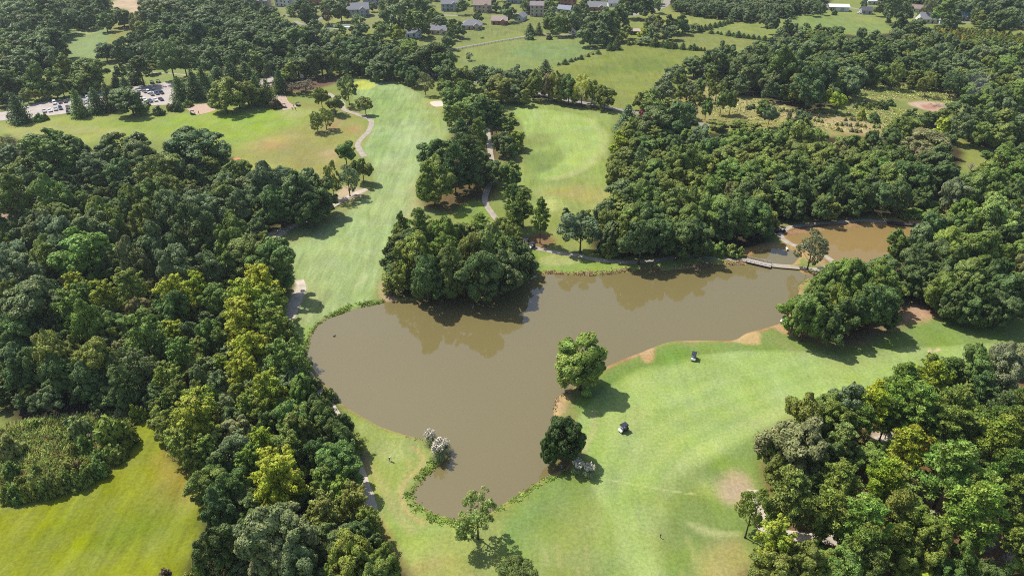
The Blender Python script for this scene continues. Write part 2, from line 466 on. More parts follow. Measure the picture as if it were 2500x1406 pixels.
# front right fairway and rough
FR = [(1210,1300),(1290,1215),(1370,1160),(1450,1140),(1420,1050),(1400,970),(1500,895),(1600,850),(1800,836),(1880,800),(1940,815),(2100,820),(2260,760),(2330,770),(2520,790),(2520,850),(2330,880),(2180,930),(1980,980),(1850,1120),(1900,1300),(1840,1440),(1150,1440)]
paint(FR, (138,164,84), 1.5, g=.4)
paint([(1425,1100),(1405,1040),(1420,1010),(1470,950),(1560,900),(1640,878),(1800,858),(1960,858),(2060,868),(2200,850),(2330,845),(2450,840),(2400,880),(2200,935),(2020,985),(1920,1010),(1760,1090),(1660,1160),(1620,1240),(1600,1330),(1600,1440),(1500,1440),(1505,1330),(1490,1260),(1440,1180)], (168,194,112), .9, 1.0, warp=False, g=.35)
ribbon([(2030,960),(1900,1010),(1760,1080),(1660,1150),(1615,1230),(1598,1320),(1598,1440)], 2.6, (186,206,128), 1.6, .7)
ribbon([(1420,1105),(1445,1060),(1450,1030),(1448,1000)], .7, (196,196,140), .6, .6)
paint([(1500,905),(1600,858),(1680,848),(1670,880),(1560,905),(1470,955),(1420,990),(1440,950)], (126,162,78), 2, .85)
paint([(1560,1230),(1640,1180),(1720,1160),(1760,1240),(1700,1330),(1620,1350)], (136,158,84), 6, .75)
paint([(1640,1350),(1740,1300),(1760,1440),(1640,1440)], (134,156,82), 5, .7)
paint([(1240,1260),(1320,1200),(1370,1180),(1350,1230),(1280,1300),(1200,1330)], (132,170,88), 6, .8)
paint([(1300,1300),(1420,1230),(1480,1300),(1480,1440),(1300,1440)], (158,172,98), 9, .7)
paint([(1350,1150),(1380,1140),(1440,1135),(1440,1165),(1385,1170)], (156,164,90), 2, .8)
paint([(1900,830),(2010,880),(2150,860),(2060,890),(1960,870)], (160,166,98), 5, .6)
paint([(1748,1195),(1785,1150),(1815,1155),(1840,1200),(1840,1240),(1800,1235)], (200,182,142), 2.0, .8)
paint([(1755,1175),(1800,1165),(1825,1205),(1770,1215)], (196,176,152), 3, .8)
paint([(1740,1325),(1800,1315),(1825,1360),(1810,1440),(1690,1440)], (194,182,120), 3, .75)
paint([(1680,1280),(1740,1292),(1800,1298),(1790,1306),(1720,1302)], (202,206,140), 1.2, .8)
paint([(1700,1160),(1745,1180),(1740,1210),(1700,1200)], (176,192,112), 3, .7)
for x0, y0, x1, y1 in ((1360,1330,1368,1385),(1432,1330,1436,1400),(1410,1380,1415,1406),(1690,1345,1700,1370),(1675,1310,1690,1340),(1660,1390,1668,1406),(1330,1340,1335,1380)):
    ribbon([(x0, y0), ((x0 + x1) / 2, (y0 + y1) / 2), (x1, y1)], .4, (200,194,134), .6, .32)
for k in range(7):
    o_ = 26 * k
    ribbon([(2030 - o_ * .2, 952 - o_ * .55), (1900 - o_ * .6, 1000 - o_ * .5), (1755 - o_, 1072 - o_ * .5), (1650 - o_, 1145 - o_ * .35), (1608 - o_ * .9, 1230 - o_ * .1), (1588 - o_ * .8, 1320), (1585 - o_ * .7, 1440)], 1.5, (152, 184, 100) if k % 2 else (186, 206, 126), 1.2, .24)
ribbon([(1477,1170),(1540,1180),(1620,1195),(1700,1206)], .12, (205,214,140), .3, .9)
paint([(1890,800),(1935,805),(1960,830),(2060,850),(2200,800),(2220,770),(2120,770),(1990,800)], (156,138,104), 3, .9, g=.9)
paint([(2195,752),(2230,732),(2260,725),(2300,755),(2280,775),(2210,782)], (204,168,136), 2.2, .95)
paint([(2205,722),(2240,712),(2250,725),(2200,752)], (220,200,172), 1.5, .95)
paint([(2262,852),(2272,851),(2277,857),(2290,849),(2299,852),(2290,858),(2268,864)], (226,214,172), .5, .95)
# strip left of the pond
paint([(700,810),(760,790),(840,746),(870,748),(790,790),(765,830),(750,860),(735,870)], (160,188,104), 1.5, g=.5)
paint([(740,880),(765,900),(800,960),(850,1010),(930,1050),(1040,1080),(1080,1110),(1060,1150),(1000,1200),(1015,1235),(1070,1265),(1200,1260),(1230,1300),(1220,1440),(960,1440),(905,1260),(870,1130),(860,1050),(810,980)], (164,180,98), 1.6, g=.6)
paint([(930,1060),(1000,1068),(1010,1100),(1005,1130),(960,1138),(920,1120),(905,1085)], (166,182,104), 2, .8)
paint(ell(958,1105,32,27), (178,190,114), 1.0, .8, warp=False)
paint([(935,1240),(985,1250),(1060,1300),(1000,1330),(960,1340)], (150,184,94), 5, .75)
paint([(1000,1310),(1080,1280),(1120,1300),(1060,1340)], (178,196,110), 7, .6)
paint([(980,1406),(1020,1375),(1090,1368),(1150,1385),(1190,1440),(970,1440)], (176,182,104), 1.6, .85, warp=False)
paint([(1000,1380),(1050,1360),(1110,1365),(1060,1380),(1010,1400)], (194,178,104), 2.5, .5)
ribbon([(1005,1090),(1030,1110),(1025,1140),(990,1175),(978,1200),(985,1235),(1010,1262),(1040,1280)], .55, (204,184,124), .5, .75)
ribbon([(998,1120),(1000,1145),(985,1165)], .4, (200,186,124), .5, .6)
ribbon([(872,1090),(880,1115),(905,1145),(930,1180),(950,1220),(975,1260),(1010,1300)], 1.0, (196,190,132), 1.2, .55)
paint([(870,1095),(885,1090),(905,1140),(900,1160),(880,1130)], (206,184,140), 1.2, .8)
ribbon([(922,1262),(935,1300),(960,1350),(985,1400)], 1.1, (200,184,118), 1.2, .7)
paint([(905,1250),(930,1265),(945,1310),(930,1320)], (190,176,104), 2, .6)
paint([(728,682),(746,690),(742,712),(724,760),(703,808),(693,802),(706,750),(716,712)], (240, 226, 208), .9, .95)
# meadow at the lower left
paint([(330,1012),(372,1018),(412,1090),(468,1165),(500,1225),(500,1300),(480,1440),(-120,1440),(-120,1060),(0,1085),(20,1230),(110,1222),(220,1175),(300,1110)], (146,158,42), 1.5, g=1.0)
paint([(60,1260),(250,1190),(330,1150),(330,1250),(150,1330),(-60,1330)], (158,170,38), 8, .65, blot=(10, .35, .65))
paint([(270,1290),(350,1260),(400,1290),(330,1330),(250,1330)], (118,142,50), 6, .8)
paint([(90,1290),(200,1240),(220,1290),(80,1340)], (124,140,46), 6, .5)
paint([(380,1110),(420,1120),(470,1180),(490,1220),(440,1220),(400,1170)], (176,160,76), 4, .75)
paint([(405,1095),(425,1095),(440,1115),(425,1118)], (180,140,96), 2, .8)
paint([(0,1050),(90,1020),(330,1005),(300,1100),(215,1170),(110,1215),(20,1222),(-20,1100)], (112,122,60), 1.5)
# woodland floors
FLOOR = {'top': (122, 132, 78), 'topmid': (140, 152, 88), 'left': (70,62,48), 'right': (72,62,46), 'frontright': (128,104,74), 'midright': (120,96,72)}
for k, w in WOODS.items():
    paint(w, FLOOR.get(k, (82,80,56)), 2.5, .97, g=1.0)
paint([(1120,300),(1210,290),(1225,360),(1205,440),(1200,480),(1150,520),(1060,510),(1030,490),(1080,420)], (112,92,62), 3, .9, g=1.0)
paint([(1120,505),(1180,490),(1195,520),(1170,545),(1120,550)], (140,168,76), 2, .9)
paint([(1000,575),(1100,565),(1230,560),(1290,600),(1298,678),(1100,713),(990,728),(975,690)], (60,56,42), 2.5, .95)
paint([(200,470),(340,485),(330,500),(230,500)], (110,130,66), 3)
paint([(0,440),(90,510),(80,560),(0,620)], (200,168,150), 3, .8, blot=(6, .45, .6))
paint([(830,455),(870,458),(895,470),(850,490),(820,485)], (214,192,164), 2, .9)
paint([(2140,1045),(2180,1040),(2200,1060),(2165,1085),(2130,1080)], (222,208,186), 1.5, .9)
paint([(1280,585),(1330,570),(1355,590),(1330,605),(1290,600)], (150,110,84), 2, .8)
# banks: bare strips beside the water
for i, W in enumerate(WATERS):
    w = near(W, 6)
    r0, r1 = w[0], w[1]
    X, Y = GX[r0:r1], GY[r0:r1]
    sel = (X > w[2][0]) & (X < w[3][0])
    sd = np.full(X.shape, 50.0)
    sd[sel] = sdist(X[sel], Y[sel], W)
    far_bank = sstep(208, 214, Y) if i == 0 else np.ones(X.shape)
    right_b = sstep(-30, 60, X)
    wd = 0.15 + 1.2 * sstep(.35, .7, fbm(X, Y, 7, 3)) * (0.35 + right_b)
    wd = wd * (1 - far_bank) + (2.6 + 2.2 * fbm(X, Y, 12, 8)) * far_bank
    m = (1 - sstep(wd * 0.7, wd * 1.25, sd)) * 0.9
    hue = fbm(X, Y, 5, 14)[..., None]
    bc = alb((158, 118, 84)) * hue + alb((206, 178, 120)) * (1 - hue)
    col[r0:r1] = col[r0:r1] * (1 - m[..., None]) + bc * m[..., None]
    if i == 0: SD0 = (r0, r1, sd)
    if 'GZ' not in globals(): GZ = np.zeros(GX.shape)
    z = np.clip(WZ + sd * 0.36, -1.7, 0.0)
    z = np.where(z > -0.12, -0.12 * np.clip(-z / 0.12, 0, 1) ** 1.5, z)
    GZ[r0:r1] = np.minimum(GZ[r0:r1], z)
for pts in ([(1570,868),(1590,850),(1605,850),(1600,878),(1582,884)], [(1795,832),(1830,812),(1858,815),(1862,838),(1835,842)], [(1350,1015),(1352,985),(1372,965),(1390,962),(1380,990),(1370,1010)], [(1885,790),(1930,800),(1940,815),(1915,812)]):
    paint(pts, (208, 178, 128), .8, .95)
# gentle swells in the turf, flat beside water
dmin = np.full(GX.shape, 1e3)
for W in WATERS:
    w = near(W, 26); r0, r1 = w[0], w[1]
    X, Y = GX[r0:r1], GY[r0:r1]
    sel = (X > w[2][0]) & (X < w[3][0])
    dd = np.full(X.shape, 1e3); dd[sel] = sdist(X[sel], Y[sel], W)
    dmin[r0:r1] = np.minimum(dmin[r0:r1], dd)

nr = len(YS)
verts = np.stack([GX, GY, GZ], -1).reshape(-1, 3)
idx = np.arange(nr * NU).reshape(nr, NU)
faces = np.stack([idx[:-1, :-1], idx[:-1, 1:], idx[1:, 1:], idx[1:, :-1]], -1).reshape(-1, 4)
gm, nd, ln, p = new_mat("ground_cover")
at_c = N(nd, "ShaderNodeAttribute", attribute_name="albedo")
at_g = N(nd, "ShaderNodeAttribute", attribute_name="grain")
tc = N(nd, "ShaderNodeTexCoord")
def noise(scale, detail, dist=0.0, rough=0.55, sx=1.0, sy=1.0, rot=0.0):
    mp = N(nd, "ShaderNodeMapping"); mp.inputs["Scale"].default_value = (sx, sy, 1); mp.inputs["Rotation"].default_value = (0, 0, rot)
    n = N(nd, "ShaderNodeTexNoise"); n.inputs["Scale"].default_value = scale; n.inputs["Detail"].default_value = detail
    n.inputs["Distortion"].default_value = dist; n.inputs["Roughness"].default_value = rough
    ln.new(tc.outputs["Object"], mp.inputs["Vector"]); ln.new(mp.outputs[0], n.inputs["Vector"])
    return n.outputs["Fac"]
def mrange(src, a, b, c, d):
    m = N(nd, "ShaderNodeMapRange"); ln.new(src, m.inputs[0])
    for k, v in zip((1, 2, 3, 4), (a, b, c, d)): m.inputs[k].default_value = v
    return m.outputs[0]
def math2(op, a, b):
    m = N(nd, "ShaderNodeMath", operation=op)
    for i, q in enumerate((a, b)):
        if isinstance(q, (int, float)): m.inputs[i].default_value = q
        else: ln.new(q, m.inputs[i])
    return m.outputs[0]
fine = mrange(noise(1.3, 8, 0.2, 0.75), .28, .72, -0.30, 0.30)
mid = mrange(noise(0.09, 5, 0.6), .3, .7, -0.11, 0.11)
wisp = mrange(noise(0.30, 6, 1.0, 0.62, 1.0, 0.16, 0.35), .38, .70, -0.10, 0.18)
wisp2 = mrange(noise(0.42, 6, 0.8, 0.62, 1.0, 0.14, -0.5), .36, .70, -0.09, 0.15)
w = math2('MULTIPLY', math2('ADD', wisp, wisp2), at_g.outputs["Fac"])
tot = math2('ADD', math2('ADD', math2('ADD', fine, mid), w), 1.0)
sc = N(nd, "ShaderNodeVectorMath", operation='SCALE')
ln.new(at_c.outputs["Color"], sc.inputs[0]); ln.new(tot, sc.inputs["Scale"])
hs = N(nd, "ShaderNodeHueSaturation")
ln.new(mrange(noise(0.05, 5, 0.4), .3, .7, 0.488, 0.512), hs.inputs["Hue"])
ln.new(mrange(noise(0.12, 4), .3, .7, 0.88, 1.06), hs.inputs["Saturation"])
ln.new(sc.outputs[0], hs.inputs["Color"]); ln.new(hs.outputs[0], p.inputs["Base Color"])
p.inputs["Roughness"].default_value = 0.95
p.inputs["Specular IOR Level"].default_value = 0.08
bp = N(nd, "ShaderNodeBump"); bp.inputs["Strength"].default_value = 0.55; bp.inputs["Distance"].default_value = 0.25
ln.new(noise(0.9, 6, 0.3, 0.7), bp.inputs["Height"]); ln.new(bp.outputs[0], p.inputs["Normal"])
ground = mesh_obj("ground", verts, faces, gm)
tag(ground, "mown turf, rough grass and bare earth of the golf course", "ground", kind="structure")
a = ground.data.attributes.new("albedo", 'FLOAT_COLOR', 'POINT')
a.data.foreach_set("color", np.concatenate([col, np.ones(GX.shape + (1,))], -1).astype(np.float32).ravel())
a = ground.data.attributes.new("grain", 'FLOAT', 'POINT')
a.data.foreach_set("value", grain.astype(np.float32).ravel())

# ------------------------------------------------------------------ water
m, nd, ln, p = new_mat("muddy_water")
tc = N(nd, "ShaderNodeTexCoord")
nz = N(nd, "ShaderNodeTexNoise"); nz.inputs["Scale"].default_value = 0.02; nz.inputs["Detail"].default_value = 3
ln.new(tc.outputs["Object"], nz.inputs["Vector"])
mx = N(nd, "ShaderNodeMix", data_type='RGBA'); mx.inputs["A"].default_value = (*(0.150, 0.123, 0.050), 1); mx.inputs["B"].default_value = (*(0.174, 0.142, 0.058), 1)
ln.new(nz.outputs["Fac"], mx.inputs["Factor"]); ln.new(mx.outputs["Result"], p.inputs["Base Color"])
p.inputs["Roughness"].default_value = 0.06
p.inputs["IOR"].default_value = 1.8
mp = N(nd, "ShaderNodeMapping"); mp.inputs["Scale"].default_value = (.25, 1, 1); mp.inputs["Rotation"].default_value = (0, 0, .5)
n3 = N(nd, "ShaderNodeTexNoise"); n3.inputs["Scale"].default_value = 0.11; n3.inputs["Detail"].default_value = 5
ln.new(tc.outputs["Object"], mp.inputs["Vector"]); ln.new(mp.outputs[0], n3.inputs["Vector"])
rr = N(nd, "ShaderNodeMapRange"); rr.inputs[1].default_value = .35; rr.inputs[2].default_value = .68; rr.inputs[3].default_value = .02; rr.inputs[4].default_value = .05
ln.new(n3.outputs["Fac"], rr.inputs[0]); ln.new(rr.outputs[0], p.inputs["Roughness"])
n2 = N(nd, "ShaderNodeTexNoise"); n2.inputs["Scale"].default_value = 1.6; n2.inputs["Detail"].default_value = 3
ln.new(tc.outputs["Object"], n2.inputs["Vector"])
bp = N(nd, "ShaderNodeBump"); bp.inputs["Strength"].default_value = 0.05; bp.inputs["Distance"].default_value = 0.1
ln.new(n2.outputs["Fac"], bp.inputs["Height"]); ln.new(bp.outputs[0], p.inputs["Normal"])
WATER = m
OCHRE = m.copy(); OCHRE.name = "ochre_water"
for n_ in OCHRE.node_tree.nodes:
    if n_.bl_idname == "ShaderNodeMix": n_.inputs["A"].default_value = (.215, .148, .054, 1); n_.inputs["B"].default_value = (.240, .166, .062, 1)
    if n_.bl_idname == "ShaderNodeBsdfPrincipled": n_.inputs["IOR"].default_value = 1.4
def grow(P, d):
    T = np.roll(P, -1, 0) - np.roll(P, 1, 0); T /= np.linalg.norm(T, axis=1)[:, None] + 1e-9
    area = 0.5 * np.sum(P[:, 0] * np.roll(P[:, 1], -1) - np.roll(P[:, 0], -1) * P[:, 1])
    Nn = np.stack([T[:, 1], -T[:, 0]], 1) * (1 if area > 0 else -1)
    return P + Nn * d
for i, (P, lb) in enumerate(zip((MAIN, UPPER, THIRD), ("large muddy brown pond in the middle of the course", "small ochre brown pond beyond the causeway path", "sliver of brown water beyond the far plank bridge"))):
    W = grow(WATERS[i], 0.7)
    o = mesh_obj("pond", [(x, yv, WZ) for x, yv in W], [tuple(range(len(W)))], WATER if i == 0 else OCHRE)
    if o.data.polygons[0].normal.z < 0: o.data.flip_normals()
    tag(o, lb, "pond", kind="structure")

# ------------------------------------------------------------------ paths, roads, lots
PATHM = plain("worn_path", tuple(alb((200, 193, 182))), 0.95, 0.1, var=0.16, scale=0.5)
SANDM = plain("bunker_sand", tuple(alb((240, 234, 222))), 0.95, 0.1, var=0.06, scale=0.8)
CLAYM = plain("bunker_clay", tuple(alb((226, 160, 128))), 0.95, 0.1, var=0.1, scale=0.8)
TRACKM = plain("white_sand_track", tuple(alb((228, 219, 206))), 0.95, 0.1, var=0.2, scale=0.35)
ROADM = plain("pale_asphalt", tuple(alb((176, 173, 170))), 0.9, 0.2, var=0.08, scale=0.3)
LOTM = plain("car_park_asphalt", tuple(alb((214, 206, 204))), 0.9, 0.2, var=0.1, scale=0.2)
def strip(name, pts, width, mat, label, z=0.03, cat="path"):
    P = catmull(wpoly(pts), False, 6)
    T = np.gradient(P, axis=0); T /= np.linalg.norm(T, axis=1)[:, None]
    Nn = np.stack([-T[:, 1], T[:, 0]], 1)
    j = (vnoise(P[:, 0], P[:, 1], 2.5, 4) - .5)[:, None] * .45
    j2 = (vnoise(P[:, 0], P[:, 1], 2.5, 14) - .5)[:, None] * .45
    A, B = P + Nn * (width / 2 + j), P - Nn * (width / 2 + j2)
    n = len(P)
    v = [(x, yv, z) for x, yv in A] + [(x, yv, z) for x, yv in B]
    o = mesh_obj(name, v, [(i + n, i + n + 1, i + 1, i) for i in range(n - 1)], mat)
    if o.data.polygons[0].normal.z < 0: o.data.flip_normals()
    return tag(o, label, cat, kind="structure")
def sheet(name, pts, mat, label, cat, z=0.03, smooth=4):
    P = catmull(wpoly(pts), True, smooth) if smooth else wpoly(pts)
    o = mesh_obj(name, [(x, yv, z) for x, yv in P], [tuple(range(len(P)))], mat)
    if o.data.polygons[0].normal.z < 0: o.data.flip_normals()
    return tag(o, label, cat, kind="structure")
strip("cart_path", [(800,228),(835,250),(840,268),(876,281),(900,290),(907,300),(899,322),(875,347),(877,364),(890,383)], 2.6, PATHM, "pale cart path curving past the practice range")
strip("cart_path", [(560,603),(620,583),(685,564),(740,542),(785,520),(830,492),(865,474),(895,462)], 2.8, TRACKM, "sandy track in the shade along the left wood")
strip("cart_path", [(660,588),(690,570),(712,552)], 2.0, TRACKM, "short sandy spur off the shaded track", z=0.04)
strip("cart_path", [(731,684),(738,704),(726,735),(714,765),(700,803),(712,850),(742,902),(779,952),(815,1008),(850,1075),(868,1125),(881,1165),(895,1205),(908,1250)], 2.7, TRACKM, "white sandy track between the left wood and the pond")
strip("cart_path", [(1190,308),(1196,360),(1205,430),(1190,462),(1184,488),(1194,512),(1212,535),(1240,570),(1283,599),(1325,609),(1359,617),(1411,624),(1439,631),(1482,637),(1541,640),(1600,636),(1667,626),(1752,628),(1800,633),(1826,636)], 2.3, PATHM, "cart path from the pines to the footbridge")
strip("cart_path", [(1877,646),(1910,650),(1960,654),(2002,657),(2034,644),(2018,627),(1990,612),(1955,604),(1925,593),(1907,578),(1912,563),(1935,554),(1990,547),(2050,542),(2100,538),(2160,541),(2172,543)], 2.2, PATHM, "cart path round the upper pond beyond the footbridge")
strip("cart_path", [(2232,547),(2270,550),(2330,560)], 2.2, PATHM, "end of the cart path past the far plank bridge")
strip("cart_path", [(1838,1195),(1852,1250),(1872,1296),(1930,1308),(2020,1316),(2120,1330)], 2.6, TRACKM, "pale sandy track under the front right pines")
strip("cart_path", [(2560,985),(2420,1035),(2300,1060),(2170,1068),(2130,1085)], 2.6, TRACKM, "pale sandy track deep in the front right wood")
strip("cart_path", [(250,172),(285,170),(345,176),(420,180),(470,186)], 1.8, PATHM, "thin cart path across the far tee lawn")
strip("road", [(1060,136),(1105,121),(1180,107),(1250,95),(1330,84),(1420,90)], 3.0, ROADM, "pale lane along the upper edge of the far field", cat="road")
strip("road", [(1535,40),(1575,29),(1600,24),(1625,12),(1632,-8)], 6.5, ROADM, "pale road bending away at the top of the fields", cat="road")
strip("road", [(860,166),(930,165),(1010,170),(1100,190),(1200,206),(1294,225),(1345,236),(1385,245),(1440,254),(1500,266),(1560,276),(1640,288),(1722,306),(1770,320)], 3.8, ROADM, "pale road running behind the row of turning trees", cat="road")
strip("road", [(690,40),(760,20),(850,10),(960,15),(1060,35),(1130,40)], 3.6, ROADM, "pale estate road among the far houses", z=0.035, cat="road")
strip("road", [(720,52),(745,60),(790,42)], 3.2, ROADM, "pale driveway beside the swimming pool", z=0.045, cat="road")
strip("road", [(330,47),(365,53),(400,52)], 4, ROADM, "pale lane through the top left trees", cat="road")
strip("road", [(1250,35),(1330,32),(1420,20),(1500,4)], 4.5, ROADM, "pale street behind the far brick houses", z=0.035, cat="road")
strip("road", [(2060,18),(2150,30),(2240,42),(2330,52),(2430,60)], 4.5, ROADM, "pale drive past the far bungalows", cat="road")
sheet("car_park", [(-40,280),(35,270),(68,257),(130,246),(200,236),(260,222),(330,212),(382,206),(418,202),(429,250),(385,257),(330,259),(280,263),(230,269),(180,275),(85,287),(-40,297)], LOTM, "pale asphalt car park beyond the practice range", "car park", smooth=3)
sheet("pavement", [(455,260),(500,254),(530,252),(538,265),(485,281),(466,274)], plain("clay_concrete", tuple(alb((222,196,176))), .9, .2, .1, .4), "pale concrete apron beside the practice range", "pavement", smooth=2)
sheet("pavement", [(663,238),(680,232),(697,233),(702,245),(714,256),(731,259),(712,266),(691,270),(690,258),(680,246)], plain("tee_concrete", tuple(alb((214,194,178))), .9, .2, .1, .4), "curved concrete path behind the range tee", "pavement", smooth=2)
sheet("pavement", [(620,205),(655,170),(668,172),(668,200),(650,215)], LOTM, "paved yard by the clubhouse trees", "pavement", smooth=2)
sheet("bunker", [(1050,250),(1078,247),(1087,257),(1062,261)], SANDM, "white sand bunker between the two fairways", "bunker")
sheet("bunker", [(569,388),(580,385),(590,390),(583,396),(572,395)], CLAYM, "small orange clay bunker beside the left wood", "bunker")
# ------------------------------------------------------------------ tree shapes
def unit(v): return v / (np.linalg.norm(v, axis=-1, keepdims=True) + 1e-9)
def cards(rng, pos, nrm, size, aspect=0.75, jit=0.35):
    """one small ragged leaf-spray face per point"""
    n = len(pos)
    t = unit(np.cross(nrm, rng.normal(size=(n, 3)))); b = np.cross(nrm, t)
    s = (np.asarray(size) * rng.uniform(0.65, 1.35, n))[:, None]
    q = []
    for a, c in ((-1, -.55), (.35, -1), (1, .5), (-.3, 1)):
        u = a + rng.uniform(-jit, jit, (n, 1)); w = (c + rng.uniform(-jit, jit, (n, 1))) * aspect
        q.append(pos + t * u * s * .5 + b * w * s * .5)
    v = np.stack(q, 1).reshape(-1, 3)
    return v, np.arange(n * 4).reshape(n, 4)
def ball(rng, n, up=0.0):
    d = rng.normal(size=(n, 3)); d[:, 2] += up
    return unit(d)
def clump(rng, c, r, n, out, flat=0.8, fill=.55):
    d = unit(ball(rng, n) + 0.55 * out + np.array([0, 0, .25]))
    rad = r * rng.uniform(fill, 1.05, (n, 1))
    pos = c + d * rad * np.array([1, 1, flat])
    nrm = unit(d + 0.36 * rng.normal(size=(n, 3)) + np.array([0, 0, .3]))
    return pos, nrm
class Proto:
    pass
def trunk_mesh(name, rng, h, r, limbs, mat, spread=2.2, base=.3, sweep=.5):
    mb = MB()
    lean = rng.normal(size=2) * sweep * .3
    pts = [(lean[0] * t * t, lean[1] * t * t, h * t) for t in (0, .06, .3, .6, .85, 1)]
    mb.tube(pts, [r * 1.5, r, r * .85, r * .6, r * .35, r * .1], 7)
    for k in range(limbs):
        t = base + (0.9 - base) * (k + rng.random() * .5) / max(limbs, 1)
        a = k * 2.4 + rng.random()
        p0 = np.array([lean[0] * t * t, lean[1] * t * t, h * t])
        L = spread * (1.1 - .6 * t)
        d = np.array([math.cos(a), math.sin(a), .75])
        pm = p0 + d * L * .5 + np.array([0, 0, .1])
        pe = p0 + d * L + np.array([0, 0, L * .25])
        mb.tube([p0, pm, pe], [r * .42 * (1.1 - .6 * t), r * .28 * (1.1 - .6 * t), r * .08], 5, caps=False)
    o = mesh_obj(name, mb.v, mb.f, mat, smooth=True)
    me = o.data; bpy.data.objects.remove(o)
    return me
def leaf_mesh(name, P, F, mat=None):
    o = mesh_obj(name, P, F, mat or LEAF)
    me = o.data; bpy.data.objects.remove(o)
    return me

def crown_oak(seed, dens=1.0, R=6.0, H=14.0, low=1.0, lobes=15, card=.42, loose=0.0, warp=1.0):
    rng = np.random.default_rng(seed); PP, NN, SZ = [], [], []
    cz = (H + low) / 2; az = (H - low) / 2
    dirs = []
    while len(dirs) < lobes:
        d = ball(rng, 1, .35)[0]
        if d[2] > -.75 and all(np.dot(d, e) < .84 for e in dirs): dirs.append(d)
        elif rng.random() < .02: dirs.append(d)
    for d in dirs:
        s = rng.uniform(.72, 1.10)
        rl = R * rng.uniform(.24, .50)
        lc = np.array([0, 0, cz]) + d * np.array([R - rl * .75, R - rl * .75, az - rl * .65]) * s
        nk = int(rng.integers(8, 14))
        for k in range(nk):
            e = unit(ball(rng, 1)[0] + .75 * d + np.array([0, 0, .25]))
            rc = rl * rng.uniform(.34, .56)
            c = lc + e * (rl - rc * .5) * rng.uniform(.75, 1.12 + loose)
            n = int(135 * dens * (rc / 1.1) ** 1.7) + 12
            p, q = clump(rng, c, rc, n, e, .8)
            PP.append(p); NN.append(q); SZ.append(np.full(n, card))
        n = int(60 * dens)                       # inner leaves of the lobe
        p = lc + ball(rng, n) * rl * rng.uniform(.2, .8, (n, 1))
        PP.append(p); NN.append(ball(rng, n)); SZ.append(np.full(n, card * 1.7))
    n = int(260 * dens)
    p = np.array([0, 0, cz]) + ball(rng, n) * np.array([R, R, az]) * .62 * rng.uniform(.4, 1, (n, 1))
    PP.append(p); NN.append(ball(rng, n)); SZ.append(np.full(n, card * 2.1))
    v, f = cards(rng, np.concatenate(PP), np.concatenate(NN), np.concatenate(SZ))
    a = np.arctan2(v[:, 1], v[:, 0]); ph = rng.uniform(0, 6.28, 4); zt = v[:, 2] / H     # no crown is round
    k = 1 + .09 * np.sin(2 * a + ph[0] + 2 * zt) + .07 * np.sin(3 * a + ph[1] - 3 * zt) + .06 * np.sin(5 * a + ph[2])
    k = 1 + (k - 1) * warp
    v = v * np.stack([k, k, 1 + .07 * warp * np.sin(a + ph[3])], 1)
    v[:, :2] += (rng.normal(size=2) * R * .06 * warp) * zt[:, None]
    return v, f
def crown_pointed(seed, dens=1.0, R=4.6, H=15.0, low=.8, card=.42):
    """egg-shaped broadleaf with ragged upswept sprays and a few leading tips"""
    rng = np.random.default_rng(seed); PP, NN, SZ = [], [], []
    nb = 64; ph = rng.uniform(0, 6.28, 3)
    tips = [(rng.normal() * R * .25, rng.normal() * R * .25) for _ in range(3)]
    for k in range(nb):
        t = (k + rng.random()) / nb
        z = low + (H - low) * (t ** .9)
        a = k * 2.39996 + rng.normal() * .4
        prof = math.sin(math.pi * (.16 + .80 * t) ** .80) ** .62
        rr = R * prof * rng.uniform(.72, 1.12) * (1 + .14 * math.sin(2 * a + ph[0] + 2 * t) + .1 * math.sin(3 * a + ph[1]))
        e = np.array([math.cos(a), math.sin(a), 0.0])
        tx, ty = tips[k % 3]
        for j, f in enumerate((.45, .74, 1.0)):
            c = e * rr * f + np.array([tx * t * t, ty * t * t, z + rr * f * .20])
            rc = (1.0 if j else .85) * rng.uniform(.6, 1.2) * (1.15 - .4 * t)
            n = int(44 * dens)
            p, q = clump(rng, c, rc, n, unit(e + np.array([0, 0, .9])), 1.0)
            PP.append(p); NN.append(q); SZ.append(np.full(n, card))
    n = int(420 * dens)
    t = rng.random(n); d = ball(rng, n)
    p = np.stack([d[:, 0] * R * (1 - t) ** .5 * .6, d[:, 1] * R * (1 - t) ** .5 * .6, low + (H - low) * t * .93], 1)
    PP.append(p); NN.append(ball(rng, n)); SZ.append(np.full(n, card * 1.8))
    return cards(rng, np.concatenate(PP), np.concatenate(NN), np.concatenate(SZ))
